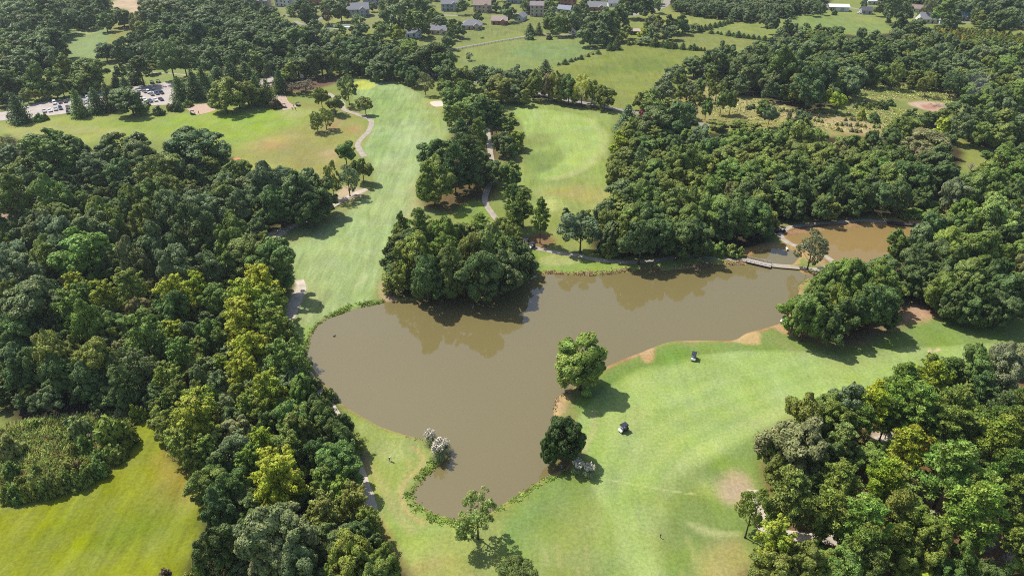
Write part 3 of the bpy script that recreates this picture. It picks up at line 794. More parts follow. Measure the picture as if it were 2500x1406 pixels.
def crown_pine(seed, dens=1.0, R=4.6, H=18.0, low=5.2, limbs=34, card=.56):
    """open crown of flattened needle tufts at the ends of bare limbs"""
    rng = np.random.default_rng(seed); PP, NN, SZ = [], [], []
    for k in range(limbs):
        t = (k + rng.random() * .8) / limbs
        z = low + (H - low) * t
        rr = R * (math.sin(math.pi * min(1, .22 + t * .78)) ** .7) * rng.uniform(.6, 1.08) if t < .97 else .4
        a = k * 2.39996 + rng.normal() * .4
        e = np.array([math.cos(a), math.sin(a), 0.0])
        for f in (.5, .78, 1.0):
            for _ in range(2):
                c = e * rr * f + np.array([0, 0, z + rr * f * .16]) + rng.normal(size=3) * np.array([.55, .55, .3])
                rc = rng.uniform(.6, 1.05)
                n = int(44 * dens)
                d = unit(ball(rng, n) + np.array([0, 0, .5]))
                p = c + d * rc * rng.uniform(.5, 1.05, (n, 1)) * np.array([1, 1, .62])
                PP.append(p); NN.append(unit(d + .9 * rng.normal(size=(n, 3)))); SZ.append(np.full(n, card))
    n = int(110 * dens)
    t = rng.random(n); d = ball(rng, n)
    p = np.stack([d[:, 0] * R * .4, d[:, 1] * R * .4, low + (H - low) * (.15 + t * .8)], 1)
    PP.append(p); NN.append(ball(rng, n)); SZ.append(np.full(n, card * 1.5))
    return cards(rng, np.concatenate(PP), np.concatenate(NN), np.concatenate(SZ), aspect=.5, jit=.3)
def crown_conifer(seed, dens=1.0, R=3.3, H=12.0, low=.5, card=.5):
    rng = np.random.default_rng(seed); PP, NN, SZ = [], [], []
    tiers = 15
    for i in range(tiers):
        t = i / (tiers - 1)
        z = low + (H - low) * t ** .9
        rr = R * (1 - t) ** .75 + .15
        m = max(4, int(10 * (1 - t) + 3))
        for k in range(m):
            a = 2 * math.pi * (k + rng.random() * .7) / m + i * .7
            e = np.array([math.cos(a), math.sin(a), 0.0])
            L = rr * rng.uniform(.78, 1.12)
            n = int((14 + 24 * L / R) * dens)
            f = rng.uniform(.15, 1, n) ** .75
            p = e * (f * L)[:, None] + np.array([0, 0, z]) + rng.normal(size=(n, 3)) * np.array([.34, .34, .2]) * (.5 + L / R)
            p[:, 2] -= f * L * .16
            PP.append(p); NN.append(unit(np.array([0, 0, .7]) + .5 * e + .8 * rng.normal(size=(n, 3)))); SZ.append(np.full(n, card))
    return cards(rng, np.concatenate(PP), np.concatenate(NN), np.concatenate(SZ), aspect=.6)
def crown_bush(seed, dens=1.0, R=1.6, H=2.4, card=.34):
    rng = np.random.default_rng(seed); PP, NN, SZ = [], [], []
    for k in range(16):
        d = ball(rng, 1, .6)[0]; d[2] = abs(d[2])
        c = d * np.array([R * .72, R * .72, H * .68]) * rng.uniform(.7, 1.05)
        n = int(60 * dens)
        p, q = clump(rng, c, rng.uniform(.4, .7), n, d, .9, .4)
        p[:, 2] = np.abs(p[:, 2])
        PP.append(p); NN.append(q); SZ.append(np.full(n, card))
    n = int(160 * dens); d = ball(rng, n); d[:, 2] = np.abs(d[:, 2])
    PP.append(d * np.array([R, R, H]) * .6); NN.append(ball(rng, n)); SZ.append(np.full(n, card * 1.7))
    return cards(rng, np.concatenate(PP), np.concatenate(NN), np.concatenate(SZ))
def crown_bare(seed, R=2.6, H=8.0):
    rng = np.random.default_rng(seed); mb = MB()
    for k in range(22):
        t = .25 + .7 * k / 22; a = k * 2.4
        p0 = np.array([0, 0, H * t * .8]); L = R * (1.15 - t * .7) * rng.uniform(.7, 1.2)
        d = unit(np.array([math.cos(a), math.sin(a), 1.1 + t]))
        p1 = p0 + d * L; mb.tube([p0, p0 + d * L * .5 + rng.normal(size=3) * .1, p1], [.06, .045, .02], 4, False)
        for j in range(4):
            e = unit(d + rng.normal(size=3) * .55); q = p0 + d * L * rng.uniform(.35, .95)
            mb.tube([q, q + e * L * .45], [.035, .012], 3, False)
    return np.array(mb.v), mb.f

rngT = np.random.default_rng(7)
def mk(kind, R, H, fn, seeds, trunk, **kw):
    P = []
    for s in seeds:
        v, f = fn(s, R=R, H=H, **kw)
        P.append((leaf_mesh("crown_" + kind, v, f), trunk_mesh("trunk_" + kind, np.random.default_rng(s + 900), **trunk)))
    return dict(R=R, H=H, protos=P)
TREES = {
 'O': mk('broadleaf', 6.0, 14.0, crown_oak, range(11, 23), dict(h=10.5, r=.36, limbs=7, mat=BARK, spread=4.5)),
 'V': mk('open_broadleaf', 6.0, 14.0, crown_oak, range(31, 34), dict(h=11, r=.30, limbs=9, mat=BARK, spread=4.5), dens=.38, lobes=11, loose=.35, low=2.0),
 'G': mk('full_round', 6.0, 14.0, crown_oak, range(91, 93), dict(h=10.5, r=.36, limbs=7, mat=BARK, spread=4.5), low=-.2, lobes=22, warp=.8),
 'R': mk('small_round', 4.0, 8.0, crown_oak, range(41, 45), dict(h=6, r=.2, limbs=6, mat=BARK, spread=2.6), low=1.9, lobes=9, card=.36, dens=1.0),
 'S': mk('pointed', 4.6, 15.0, crown_pointed, range(51, 58), dict(h=13.5, r=.26, limbs=5, mat=BARK, spread=2.2)),
 'P': mk('pine', 4.6, 18.0, crown_pine, range(61, 68), dict(h=17.3, r=.27, limbs=12, mat=BARK, spread=3.6, base=.38)),
 'C': mk('conifer', 3.3, 12.0, crown_conifer, range(71, 74), dict(h=11.4, r=.2, limbs=0, mat=BARK)),
 'B': mk('bush', 1.6, 2.4, crown_bush, range(81, 85), dict(h=1.6, r=.07, limbs=5, mat=BARK, spread=.9, base=.1)),
}
bv, bf = crown_bare(5)
TREES['D'] = dict(R=2.6, H=8.0, protos=[(leaf_mesh("crown_bare", bv, bf, BARK_PALE), trunk_mesh("trunk_bare", np.random.default_rng(3), 7.4, .16, 4, BARK_PALE, 1.4))])
# low-detail shapes for the far woods and the understorey
LEAF_INST = leaf_mat("woodland_leaves", 'INSTANCER')
LOWOBJ = []
def low_shape(vf, R, H):
    v, f = vf
    v = v * np.array([1 / R, 1 / R, 1 / H])
    o = bpy.data.objects.new("woodland_shape", leaf_mesh("woodland_shape", v, f, LEAF_INST))   # source shape only, never linked to the scene
    LOWOBJ.append(o)
    return len(LOWOBJ) - 1
LOW = [low_shape(crown_oak(200 + s, .6, card=.62, lobes=10), 6, 14) for s in range(6)]
LOWP = [low_shape(crown_pointed(220 + s, .6, card=.6), 4.6, 15) for s in range(2)]
LOWC = [low_shape(crown_conifer(230 + s, .6, card=.7), 3.3, 12) for s in range(2)]

HUE = {'d': (.046, .068, .024), 'm': (.066, .094, .024), 'b': (.066, .088, .042), 'o': (.084, .100, .025), 'y': (.126, .150, .018),
       'l': (.082, .116, .025), 'g': (.086, .100, .055), 'n': (.096, .094, .042), 'a': (.185, .160, .028), 'u': (.062, .046, .030), 'w': (.115, .135, .050), 'k': (.032, .050, .017), 'z': (.16, .04, .06)}
for _k in HUE: HUE[_k] = tuple(c * k * 2.65 for c, k in zip(HUE[_k], (1.0, 1.05, .80)))
HUEW = {'d': 'dark-green', 'm': 'mid-green', 'b': 'blue-green', 'o': 'olive', 'y': 'yellow-green', 'l': 'bright-green', 'g': 'grey-green', 'n': 'brownish', 'a': 'orange-yellow', 'u': 'reddish-brown', 'w': 'pale', 'k': 'blackish-green', 'z': 'pink-flowered'}
KW = {'O': ('broadleaf_tree', 'leafy tree', 'tree'), 'G': ('full_crowned_tree', 'full round tree', 'tree'), 'V': ('open_crowned_tree', 'sparse tree', 'tree'), 'R': ('small_round_tree', 'round-headed tree', 'tree'), 'S': ('pointed_tree', 'pointed tree', 'tree'),
      'P': ('pine_tree', 'pine', 'pine tree'), 'C': ('conifer', 'conifer', 'conifer'), 'B': ('bush', 'bush', 'bush'), 'D': ('bare_tree', 'bare tree', 'tree')}
HMUL = {'G': 1.5, 'O': 1.62, 'V': 1.5, 'R': 1.25, 'S': 1.75, 'P': 2.1, 'C': 2.0, 'B': 1.0, 'D': 1.7}
HCLAMP = {'G': (5, 17), 'O': (6, 19), 'V': (5, 16), 'R': (3.5, 11), 'S': (7, 19), 'P': (9, 22), 'C': (2.5, 16), 'B': (.8, 4.5), 'D': (3, 10)}
CEN = {'G': .6, 'O': .64, 'V': .6, 'R': .6, 'S': .60, 'P': .70, 'C': .45, 'B': .5, 'D': .6}
ORD = ['', 'second', 'third', 'fourth', 'fifth', 'sixth', 'seventh', 'eighth', 'ninth']
PLACED = []                                    # dicts of every single tree
EXTRA = []
def rootwork(kind, hue, x, y, w, h, phrase, group, label, rec):
    T = TREES[kind]
    i = len(PLACED)
    crown, trunk = T['protos'][(i * 7 + int(abs(x) * 3)) % len(T['protos'])]
    rr = random.Random(i * 13 + 5)
    root = empty(KW[kind][0], (x, y, 0), rr.uniform(0, 6.283))
    sx = w / 2 / T['R']; sz = h / T['H']
    root.scale = (sx * rr.uniform(.9, 1.1), sx * rr.uniform(.9, 1.1), sz)
    c = bpy.data.objects.new("crown", crown); COL.objects.link(c); c.parent = root
    v = rr.uniform(.86, 1.16)
    hcol = np.array(HUE[hue]) * v * np.array([rr.uniform(.87, 1.16), 1, rr.uniform(.85, 1.2)])
    c.color = (*hcol, 1)
    t = bpy.data.objects.new("trunk", trunk); COL.objects.link(t); t.parent = root
    rec.update(root=root, x=x, y=y, w=w, h=h)
    PLACED.append(rec)
def add_tree(kind, hue, px, py, wpx, phrase, group, base=None, top=None, label=None):
    if base is not None:
        s = scale_at(px, base)
        x, y, _ = at(px, base)
        w = wpx / scale_at(px, base, 3.0)
        lo, hi = 0.3, 60.0                       # height whose top reaches the seen top row
        for _ in range(30):
            mid = (lo + hi) / 2
            if pix(x, y, mid)[1] > top: lo = mid
            else: hi = mid
        h = lo
        # crowns read taller than their axis: their back rim shows above it
        h = max(h * .96, .5)
        cy = base
    else:
        w = wpx / scale_at(px, py, 6.0)
        for _ in range(2):
            hm = HMUL[kind] if kind != 'O' else 1.15 + .47 * min(max((py - 400) / 160, 0), 1)
            h = min(max(hm * w, HCLAMP[kind][0]), HCLAMP[kind][1])
            w = wpx / scale_at(px, py, h * CEN[kind])
        x, y, _ = at(px, py, h * CEN[kind])
        if kind == 'O': w *= random.Random(int(px * 7 + py)).uniform(.82, 1.28)
    for q in PLACED:
        if base is None and q['kind'] in 'OSVPRC' and kind in 'OSVPRC' and (q['x'] - x) ** 2 + (q['y'] - y) ** 2 < (.17 * (q['w'] + w)) ** 2: return
    rootwork(kind, hue, x, y, w, h, phrase, group, label, dict(kind=kind, hue=hue, px=px, py=py if base is None else base, phrase=phrase, group=group, label=label, based=base is not None))
TILE = {}
for a, x0 in zip('0123', (0, 620, 1240, 1860)):
    for b, y0 in zip('ABCD', (0, 300, 650, 1006)): TILE[b + a] = (x0, y0)
def trees(tile, phrase, group, text):
    ox, oy = TILE[tile]
    for e in text.replace('\n', ' ').split(';'):
        f = e.strip().split(',')
        if len(f) < 4: continue
        z = [float(q) / 3.516 for q in f[:-1]]
        kind, hue = f[-1].strip()
        if group == "hedge cedars": z[-1] *= 1.35
        if len(z) == 3: add_tree(kind, hue, ox + z[0], oy + z[1], z[2], phrase, group)
        else: add_tree(kind, hue, ox + z[0], 0, z[3], phrase, group, base=oy + z[1], top=oy + z[2])
# ------------------------------------------------------------------ every tree one can tell apart
HOUSEBOX = [(1098,28,43,2),(1178,31,43,2),(1008,92,40,1),(1072,85,42,1),(1152,73,50,1),(1220,61,40,1),(872,42,55,2),(637,20,40,2),(695,17,45,2),(770,13,28,2),(905,13,40,2),(1311,41,34,3),(1272,52,35,1),(1388,15,40,2),(1380,33,34,1),(1458,27,45,1),(1498,18,27,1),(1402,84,24,1),(2117,36,26,1),(2241,31,26,1),(2283,58,68,1),(2366,51,38,1),(826,68,60,1),(738,195,12,1),(2050,29,45,1)]
LP = "trees of the wood left of the pond"
# -- isolated and small groups first
trees('C2', "alone on the pond's right bank", "lone trees", "620,1055,612,385,Gl")
trees('D2', "overhanging the pond beside pampas grass", "lone trees", "500,395,20,330,Gk; 350,440,190,160,Gk")
trees('D1', "standing alone at the pond's near tip", "lone trees", "1925,1085,735,340,Vw")
trees('D2', "by the bare patch at front right", "lone trees", "2035,1075,665,310,Vm")
trees('D2', "at the picture's bottom edge", "lone trees", "110,1490,1300,330,Vd")
trees('B2', "alone on dry grass above the pond", "lone trees", "620,1110,790,320,Rg")
trees('B3', "beside the path near the footbridge", "lone trees", "390,1255,945,240,Vg")
trees('A1', "beside the practice range's cart path", "lone trees", "820,905,655,170,Vm;962,985,840,140,Ro;590,945,760,150,Ro;700,985,830,165,Ro;625,1115,940,160,Vo;550,1140,970,135,Vo")
trees('B1', "beside the path left of centre fairway", "lone trees", "800,385,165,205,Rm;945,515,290,185,Rm;690,660,325,150,Vo;825,630,380,190,Vg")
trees('A1', "beside the white bunker", "lone trees", "1640,850,680,160,Oo;1475,820,615,125,Vg")
# -- belt of trees between the two fairways
CB = "trees between the two fairways"
trees('A1', "at the top of the fairway belt", CB, "1730,820,210,Om;1830,760,190,Om;1880,900,220,Om;1720,980,170,Om;2045,1190,850,200,Pd;2080,1210,880,170,Pd;1960,960,180,Pd;2190,1040,150,Om")
trees('B1', "in the middle of the fairway belt", CB, "1540,260,260,Od;1780,110,260,Pd;1930,90,200,Pm;2000,210,220,Om;1840,260,240,Pd;1950,350,220,Od;1720,330,220,Pd;1660,380,190,Od;2050,420,170,Od;1540,470,330,Ol;1760,450,200,Od;1880,460,190,Od;2140,290,80,200,Od;2180,555,330,170,Om;2220,640,180,Pm")
trees('B2', "at the right of the fairway belt", CB, "60,235,75,190,Oy;20,230,120,Od;40,560,370,170,Om;130,900,560,230,Pm;275,1035,640,165,Pm;60,960,680,170,Pm")
CP2 = "trees of the clump on the pond's far bank"
trees('B1', "behind the pond's far-bank clump", CP2, "1270,860,170,Om;1420,860,210,Pm;1620,930,260,Oo;1940,1010,770,200,Pl;2120,920,170,Oo;1780,960,160,Od")
trees('B1', "in the pond's far-bank clump", CP2, "1360,1110,380,Oo;1640,1080,260,Om;1850,1100,300,Oo;2080,1080,320,Om;2200,990,200,Oo;1480,1290,300,Od;1700,1270,280,Od;1930,1260,320,Od;2150,1240,260,Od;1260,1240,200,Oo")
trees('B2', "right in the pond's far-bank clump", CP2, "30,960,170,Oo;60,1120,230,Od;90,1230,170,Od")
# -- left wood
trees('B0', "in the left wood by the range", LP, "460,240,430,Om;320,220,220,Od;680,270,240,Od;950,230,270,Od;1190,240,260,Ob;1170,150,150,Ob;800,380,240,Ob;1010,400,240,Ob;1250,360,200,Od;1730,190,400,Od;1860,290,230,Od;1590,270,240,Od;1400,390,300,Oo;1600,430,230,Od;1800,370,200,Oo;2020,430,220,Om;100,330,130,170,Vg;40,280,170,Ob;170,370,190,Oo;240,460,190,Ob;60,390,150,Od;1400,270,130,Bb;1420,480,140,Oo")
trees('B0', "at the left wood's left edge", LP, "460,620,325,Om;90,620,310,Om;180,700,170,Od;40,890,190,Od;700,690,180,Om;800,710,160,Oo;560,800,210,Oo;430,790,200,Oo;330,890,280,On;20,1010,140,Om")
trees('B0', "in the left wood's upper middle", LP, "1150,640,220,Oo;1290,620,250,Om;1450,540,250,Oo;1080,690,170,Om;1430,730,330,Ob;910,830,320,Oo;1070,760,160,Od;1230,830,280,Oo;790,940,340,Ob;1700,650,200,On;1760,740,280,Ob;1910,640,250,Oo;2060,690,250,Ob;1950,540,200,Ob;2150,540,200,Ob;1650,900,310,Od;1970,970,350,Oo;1790,880,200,Od")
trees('B1', "at the left wood's upper right end", LP, "140,500,340,Ob;370,590,330,Ob;550,600,250,Od;280,450,190,Ob;470,480,150,Ob;30,590,230,Od;200,680,260,Od;440,720,220,Od;620,680,130,Bo;50,400,120,Oo")
trees('B0', "in the left wood's middle", LP, "750,1110,370,Ol;330,970,110,Oy;260,990,110,Oy;480,950,250,Ob;520,1060,200,Ob;360,1190,210,Ol;400,1090,180,Om;100,1250,340,Ob;130,1130,200,Ob;1310,1060,350,Ob;1150,1170,310,On;1500,1240,420,Ob;1790,1230,260,Ob;1990,1220,240,Om;2170,1140,300,Oo;1000,1240,210,Od;640,1250,190,Oo;480,1240,160,Om")
trees('B1', "on the left wood's fairway edge", LP, "160,1180,400,Om;40,1330,200,Oo;130,1350,240,Od")
trees('C0', "at left in the lower left wood", LP, "230,320,480,Ob;90,230,250,Oo;430,230,270,Ob;60,420,230,Ob;300,470,260,Ob;160,560,280,Od;170,770,200,Ob;440,740,380,Oo;60,700,180,Od;300,880,260,Od;560,900,280,Od;150,930,240,Od")
trees('C0', "central in the lower left wood", LP, "660,170,180,Sy;710,270,200,Sl;590,410,270,Sl;760,480,320,Ol;890,270,230,Sy;1120,190,260,Sm;1290,190,110,Sn;1200,350,190,On;1230,580,310,Sl;800,800,340,Oo;1080,700,170,On;1000,500,210,Om;970,620,180,Oo;780,950,260,Od;1000,870,260,Od;1230,880,260,Sb;1420,720,170,Sm;1060,1020,240,Od")
trees('C0', "rightish in the lower left wood", LP, "1500,270,280,Sy;1680,190,210,Sy;1830,270,210,Om;1440,390,270,Om;1500,560,180,Sy;1650,560,200,Ob;1790,590,220,Om;1550,750,230,Sm;1700,700,150,So;1730,940,230,Ob;1880,1000,170,Ob;1450,980,220,Sl;1520,1100,190,Sm;1420,1170,140,Sl;1660,1230,300,Sy;1820,1140,190,Sm;1340,1240,130,Oo;1930,1210,180,Og;1900,640,180,Om;1900,830,120,Sy")
trees('C0', "pondside in the lower left wood", LP, "2090,320,330,Sy;2100,470,320,Sy;2200,190,200,Sl;2050,620,180,Sl;2150,720,270,Sy;2070,880,250,Sy;2130,1210,210,Sl;2200,1040,170,Ob;2030,1090,170,Oo;2220,930,150,So")
trees('C1', "along the left wood's pond edge", LP, "70,180,300,Sy;150,330,230,Sl;100,460,280,Sl;190,580,300,Sl;60,720,220,Sa;270,830,320,Sl;300,640,200,Sm;160,960,200,Ob;300,990,220,Ob;420,1100,310,Om;140,1080,290,Sy;560,1200,230,Od;350,1280,300,Om;600,1310,260,Od;750,1360,200,Od;60,1250,200,So")
trees('C1', "on the pond's left bank", "bank bushes", "500,990,170,Bg;620,1090,170,Bo;410,770,110,Bo;690,1110,90,Bg")
trees('D1', "above the left wood's near end", LP, "100,90,200,Od;70,260,220,Sy;280,290,250,So;420,120,260,Oo;520,330,240,Od;690,180,240,Od;790,90,200,Og;790,270,210,Od;720,450,310,Om;500,60,180,Od")
trees('D1', "amid the left wood's near end", LP, "200,560,380,Sy;330,640,210,Sy;120,680,220,Sy;590,620,250,Sl;700,690,230,Sl;860,790,270,So;620,860,290,So;560,720,170,Om;450,750,170,Od;800,620,170,Od")
trees('D1', "lowest at the left wood's near end", LP, "230,1050,520,Og;390,1300,400,Og;80,1330,280,Og;700,1090,290,Od;890,1060,250,Od;850,1240,360,Oo;1090,1290,260,Oo;970,950,220,So;1040,1120,190,Od;560,1230,180,Og;1010,1380,260,Oo;620,1390,200,Om")
trees('D0', "beside the meadow's right edge", LP, "1650,80,330,Sy;1480,110,200,Sl;1560,250,240,Sl;1780,320,210,Sl;2010,300,260,Og;2150,400,220,Sl;1850,470,200,Od;1760,600,240,Om;1950,660,310,Od;1880,830,330,Od;2110,780,220,Od;2200,620,140,Sy;2030,150,210,Og;1430,160,140,So;1660,380,190,Sm")
trees('D0', "below the meadow's right edge", LP, "1830,1190,420,Od;2080,1120,260,Og;2150,930,230,Od;1720,1360,200,Om;1990,1000,200,Od")
# -- scrub patch on the meadow
SC = "bushes of the meadow scrub patch"
trees('D0', "on the scrub patch in the meadow", SC, "715,215,0,230,Bw;1010,290,5,330,Bl;130,380,150,230,Bw;960,420,270,170,Bl;1010,420,290,150,Bm;880,450,300,170,Bm;740,330,180,180,Bm;800,260,170,140,Bg;650,360,240,120,Bo;870,540,380,170,Bm;780,580,420,180,Bo;690,640,470,170,Bo;600,640,470,160,Bm;590,540,420,150,Bo;500,690,500,160,Bo;420,710,530,150,Bm;330,720,560,150,Bo;250,740,590,150,Bo;170,750,600,160,Bm;80,750,620,150,Bo;120,550,400,170,Bm;330,530,430,110,Bo;300,640,520,130,Bw;200,650,530,120,Bo;690,520,400,110,Bu;1050,380,270,120,Bm")
trees('C0', "behind the meadow scrub patch", SC, "1180,1320,1160,130,Bl;1240,1300,1190,90,Bl;1040,1290,1190,130,Bg;870,1310,1210,110,Bg;600,1370,1280,110,Bb;320,1370,1290,140,Bl;1090,1260,1180,110,Bm")
trees('D0', "at the meadow's bottom edge", SC, "1430,1440,1330,170,Bu;1620,1440,1370,130,Bo")
# -- right wood above the pond
RW = "trees of the wood above the pond"
trees('A2', "at the pond wood's upper left corner", RW, "1020,1130,895,210,Cb;1270,1030,280,Od;1430,1020,280,Od;1530,1030,170,Od;1040,1115,190,Oo;980,1190,150,Oy;1180,1130,130,Bo")
trees('B2', "on the pond wood's left edge", RW, "1020,140,190,Oo;960,180,170,Oy;1000,320,230,Oo;900,340,140,Oo;910,440,160,Oo;1080,210,170,Oo;1180,190,190,Om;950,570,160,Ob;1090,490,190,Om;1130,360,180,Cb;1180,300,170,Om")
trees('B2', "at the pond wood's back", RW, "1370,170,180,Om;1440,210,190,Od;1550,140,160,Om;1650,140,230,Ob;1960,150,240,Om;1860,210,180,Om;2170,160,220,Om;1750,240,240,Om;1650,230,160,Om;2080,260,200,Oo;1880,310,220,Oo;2200,290,180,Oo")
trees('B2', "in the pond wood's middle", RW, "1470,310,320,Oo;1270,320,170,Oo;1260,420,210,Om;1620,380,220,Om;1750,380,210,Oo;2020,360,230,Oo;2180,370,220,Oo;1890,440,230,Om;2080,460,230,Om;1340,580,200,Oo;1450,430,220,Oo;1610,520,210,Oo;1740,560,230,Om;1900,590,140,On;1980,620,210,Od;2170,580,240,Od")
trees('B2', "along the pond wood's front", RW, "1180,650,260,Om;1060,690,220,Od;1460,680,270,Oo;1610,680,230,Om;1760,760,270,Om;1060,850,240,Om;1220,820,260,Od;1370,790,190,Om;1540,840,220,Om;1690,840,200,Om;1000,950,230,Oo;1150,980,260,Od;1330,940,240,Od;1480,960,230,Od;1850,840,220,Od;2000,800,240,Od;2150,790,240,Od;2000,700,200,Od;820,760,190,Ob;820,870,190,Oo;900,960,190,Od;1640,960,220,Od")
trees('B2', "by the pond-side path", "path-side bushes", "510,870,740,130,Od;640,870,745,150,Od;850,1140,990,150,Bm;800,1100,990,120,Bd;1700,1110,980,170,Bm;1810,1130,1000,170,Bm;1920,1140,1020,160,Bm;1990,1140,1050,90,Bm")
trees('B3', "at the pond wood's back right", RW, "120,150,270,Om;370,130,310,Om;30,200,180,Om;230,60,180,Om;490,150,190,Om;760,180,210,Om;850,230,160,Oo;950,180,200,Od;1130,170,220,Od;1240,50,250,Om;1390,180,290,On;1490,300,250,Od;1560,170,170,Od")
trees('B3', "in the pond wood's right half", RW, "220,270,230,Oo;420,270,210,Oo;90,410,260,Oo;300,390,260,Om;540,300,240,Oo;690,280,230,On;540,430,230,Oo;780,330,230,Oo;930,330,230,Oo;640,460,270,Om;1060,390,250,Om;1230,330,250,Od;480,540,220,Od;820,450,220,Om;1110,480,240,Om;950,500,220,Od;1300,430,260,Od;1400,480,230,Od;1560,430,200,Od;200,560,240,Od;350,590,240,Od;660,590,240,Od;820,600,230,Od;1000,610,230,Od;1180,600,240,Od;1400,570,200,Od")
trees('B3', "right of the upper pond", "trees right of the upper pond", "1620,440,180,Bg;1780,430,330,140,Dw;1780,570,260,Oo;1670,600,250,Og;1900,410,190,Oo;2100,320,270,Om;2210,420,200,Om;1980,480,230,Om;2000,600,200,Om;2170,590,170,Od;1400,720,650,180,Bl;1300,790,720,190,Bl;1480,730,670,150,Bl;1200,810,760,130,Bm;2230,250,140,Od;1590,520,150,Bo")
# -- mass on the right of the pond
MR = "trees right of the pond"
trees('B3', "behind the right-hand pond mass", MR, "1740,770,230,Ol;1640,800,160,Om;2020,800,340,Ow;2170,740,180,Ol;1970,710,140,Om;2220,830,160,Od;1490,860,210,Om;1690,880,230,Om;1860,870,220,Ol;1450,780,140,Bl")
trees('B3', "amid the right-hand pond mass", MR, "1450,930,280,Ob;1320,1010,240,Ob;1560,1080,270,Ol;1850,1060,300,Om;2080,1000,200,Od;2210,950,170,Od;1960,1150,240,Ol;2140,1140,220,Om;1180,1060,200,Om;1300,1130,200,Od;1700,1000,200,Om;1480,1060,180,Od")
trees('B3', "before the right-hand pond mass", MR, "1480,1180,250,Od;1650,1230,260,Od;1850,1270,230,Om;2050,1270,220,Od;2200,1240,180,On;1290,1240,220,Ob;1500,1330,210,Od;1760,1160,230,Od")
trees('C3', "in the pond's right-end clump", MR, "560,160,260,Om;720,100,290,Ol;470,190,200,Om;880,240,220,Om;1050,130,290,Oo;990,320,300,Od;640,290,270,Om;400,390,300,Om;300,370,230,Om;520,450,260,Om;690,420,240,Od;830,350,220,Om;1130,230,190,Oo;1080,380,190,Od;600,540,220,Od;310,470,200,Om")
trees('C3', "beyond the near right fairway", MR, "1300,50,170,Ob;1550,180,250,Om;1450,60,180,Od;1750,110,260,Om;1900,120,260,Od;1700,290,230,Od;1590,320,170,Od;1880,290,250,Od;2050,230,260,Od;2150,70,220,On;2200,230,220,Od;1780,350,190,Od;2060,350,220,Od;1400,330,130,180,Pd;2230,340,170,Od;1960,380,190,Od")
# -- front right pine wood
FP = "trees of the front right pine wood"
trees('C3', "behind the front right pine wood", FP, "1690,1090,660,370,Om;1440,870,210,Pm;2070,880,360,Og;1220,970,250,Pl;1460,970,270,Py;1610,880,180,Pm;1900,1040,230,Pd;2230,760,200,Og")
trees('C3', "at the pine wood's fairway edge", FP, "1200,1120,290,Pl;1350,1180,330,Pl;720,1160,330,Og;400,1270,350,Oo;580,1240,280,Oo;960,1200,280,Py;860,1320,230,Om;1000,1080,190,Py;1100,1250,230,Pl")
trees('C3', "at the pine wood's right edge", FP, "1640,1220,330,Pm;1750,1130,210,Pm;1560,1320,220,Pm;2050,1220,270,Pd;2200,1170,230,Pm;1990,1340,250,Pm;2170,1340,240,Pl;1850,1290,170,Pm")
trees('D3', "in the pine wood's upper left", FP, "300,270,450,Og;450,380,320,Om;640,80,300,Om;880,70,220,Pm;700,220,240,Pw;850,230,160,Pn;110,500,200,Oo;250,700,390,Po;680,600,330,Pl;90,350,220,Om;600,380,230,Od;990,100,150,Pd;1120,60,140,Pd;420,640,190,Pd")
trees('D3', "in the front right pine wood", FP, "1390,330,150,Pa;1270,290,310,Py;1080,570,310,Py;1000,440,190,Pl;1640,470,430,Pl;1880,420,190,Pd;1850,830,440,Pl;1900,690,320,Pl;1170,830,320,Po;890,920,380,Pl;1430,890,230,Bg;590,840,330,Po;470,880,230,Pm;1340,640,150,Pn;1180,950,230,Po;900,740,210,Bg")
trees('D3', "on the pine wood's right side", FP, "2130,480,320,Pm;2050,230,340,Pl;2150,110,300,Pm;2180,680,260,Pm;1300,110,200,Pm;1600,110,280,Pm;1780,200,240,Om;1430,40,210,Pm;2190,980,190,Pl;1990,650,190,Pd;2180,1080,170,Pl;2230,300,170,Pl")
trees('D3', "along the pine wood's bottom", FP, "1480,1080,340,Oo;150,1130,330,Sy;350,1260,320,Oo;90,1330,280,Oo;900,1140,330,Pm;1180,1080,250,Pm;700,1280,300,Om;1400,1390,380,By;1230,1250,230,Oo;1740,1270,280,Om;960,1310,260,Pd;480,1160,180,Om;1950,1160,230,Dw;2100,1280,230,Dw;560,1350,220,Om;1650,1370,240,Od;1960,1380,220,Od;1290,1180,190,Po")
# -- top left
TL = "trees at the picture's top left"
trees('A0', "in the top left corner wood", TL, "490,180,250,Od;330,60,190,Om;130,110,210,Ob;640,70,140,Oo;740,170,120,Ob;850,70,140,Od;60,200,190,Ob;220,190,200,Od;590,180,150,Ob;440,60,180,Ob;720,60,130,Om")
trees('A0', "around the top left green", TL, "925,275,110,140,Om;1070,235,75,180,Od;1230,160,140,Ob;1170,200,130,Vn")
trees('A0', "left of the small far fairway", TL, "340,370,340,Od;520,420,120,Oo;430,490,170,Ob;40,320,180,Om;60,430,170,Oo;270,240,210,Ob;540,570,210,Oo;290,660,250,Om;50,690,210,Od;470,660,150,Om;60,570,190,On;740,600,230,Oo;180,500,190,Ob;630,600,120,Ob;20,830,120,Od")
trees('A0', "in the row behind the parked cars", TL, "250,890,770,110,Ro;320,880,760,110,Ro;395,865,760,110,Ro;500,845,670,170,Om;555,835,660,150,Om;750,805,620,230,Oo;640,790,650,130,Oo")
trees('A0', "between the car park and the range", "trees along the car park's near edge", "190,1050,790,210,Cd;345,1040,960,90,Bm;700,1000,760,180,Cm;850,965,750,170,Cd;960,950,700,160,Cd;1150,990,745,300,Od;1370,985,890,120,Bd;1470,950,875,90,Bo;1530,950,840,120,Bd;1615,915,850,110,Bm;85,1020,965,50,Bu;400,1030,960,60,Bm")
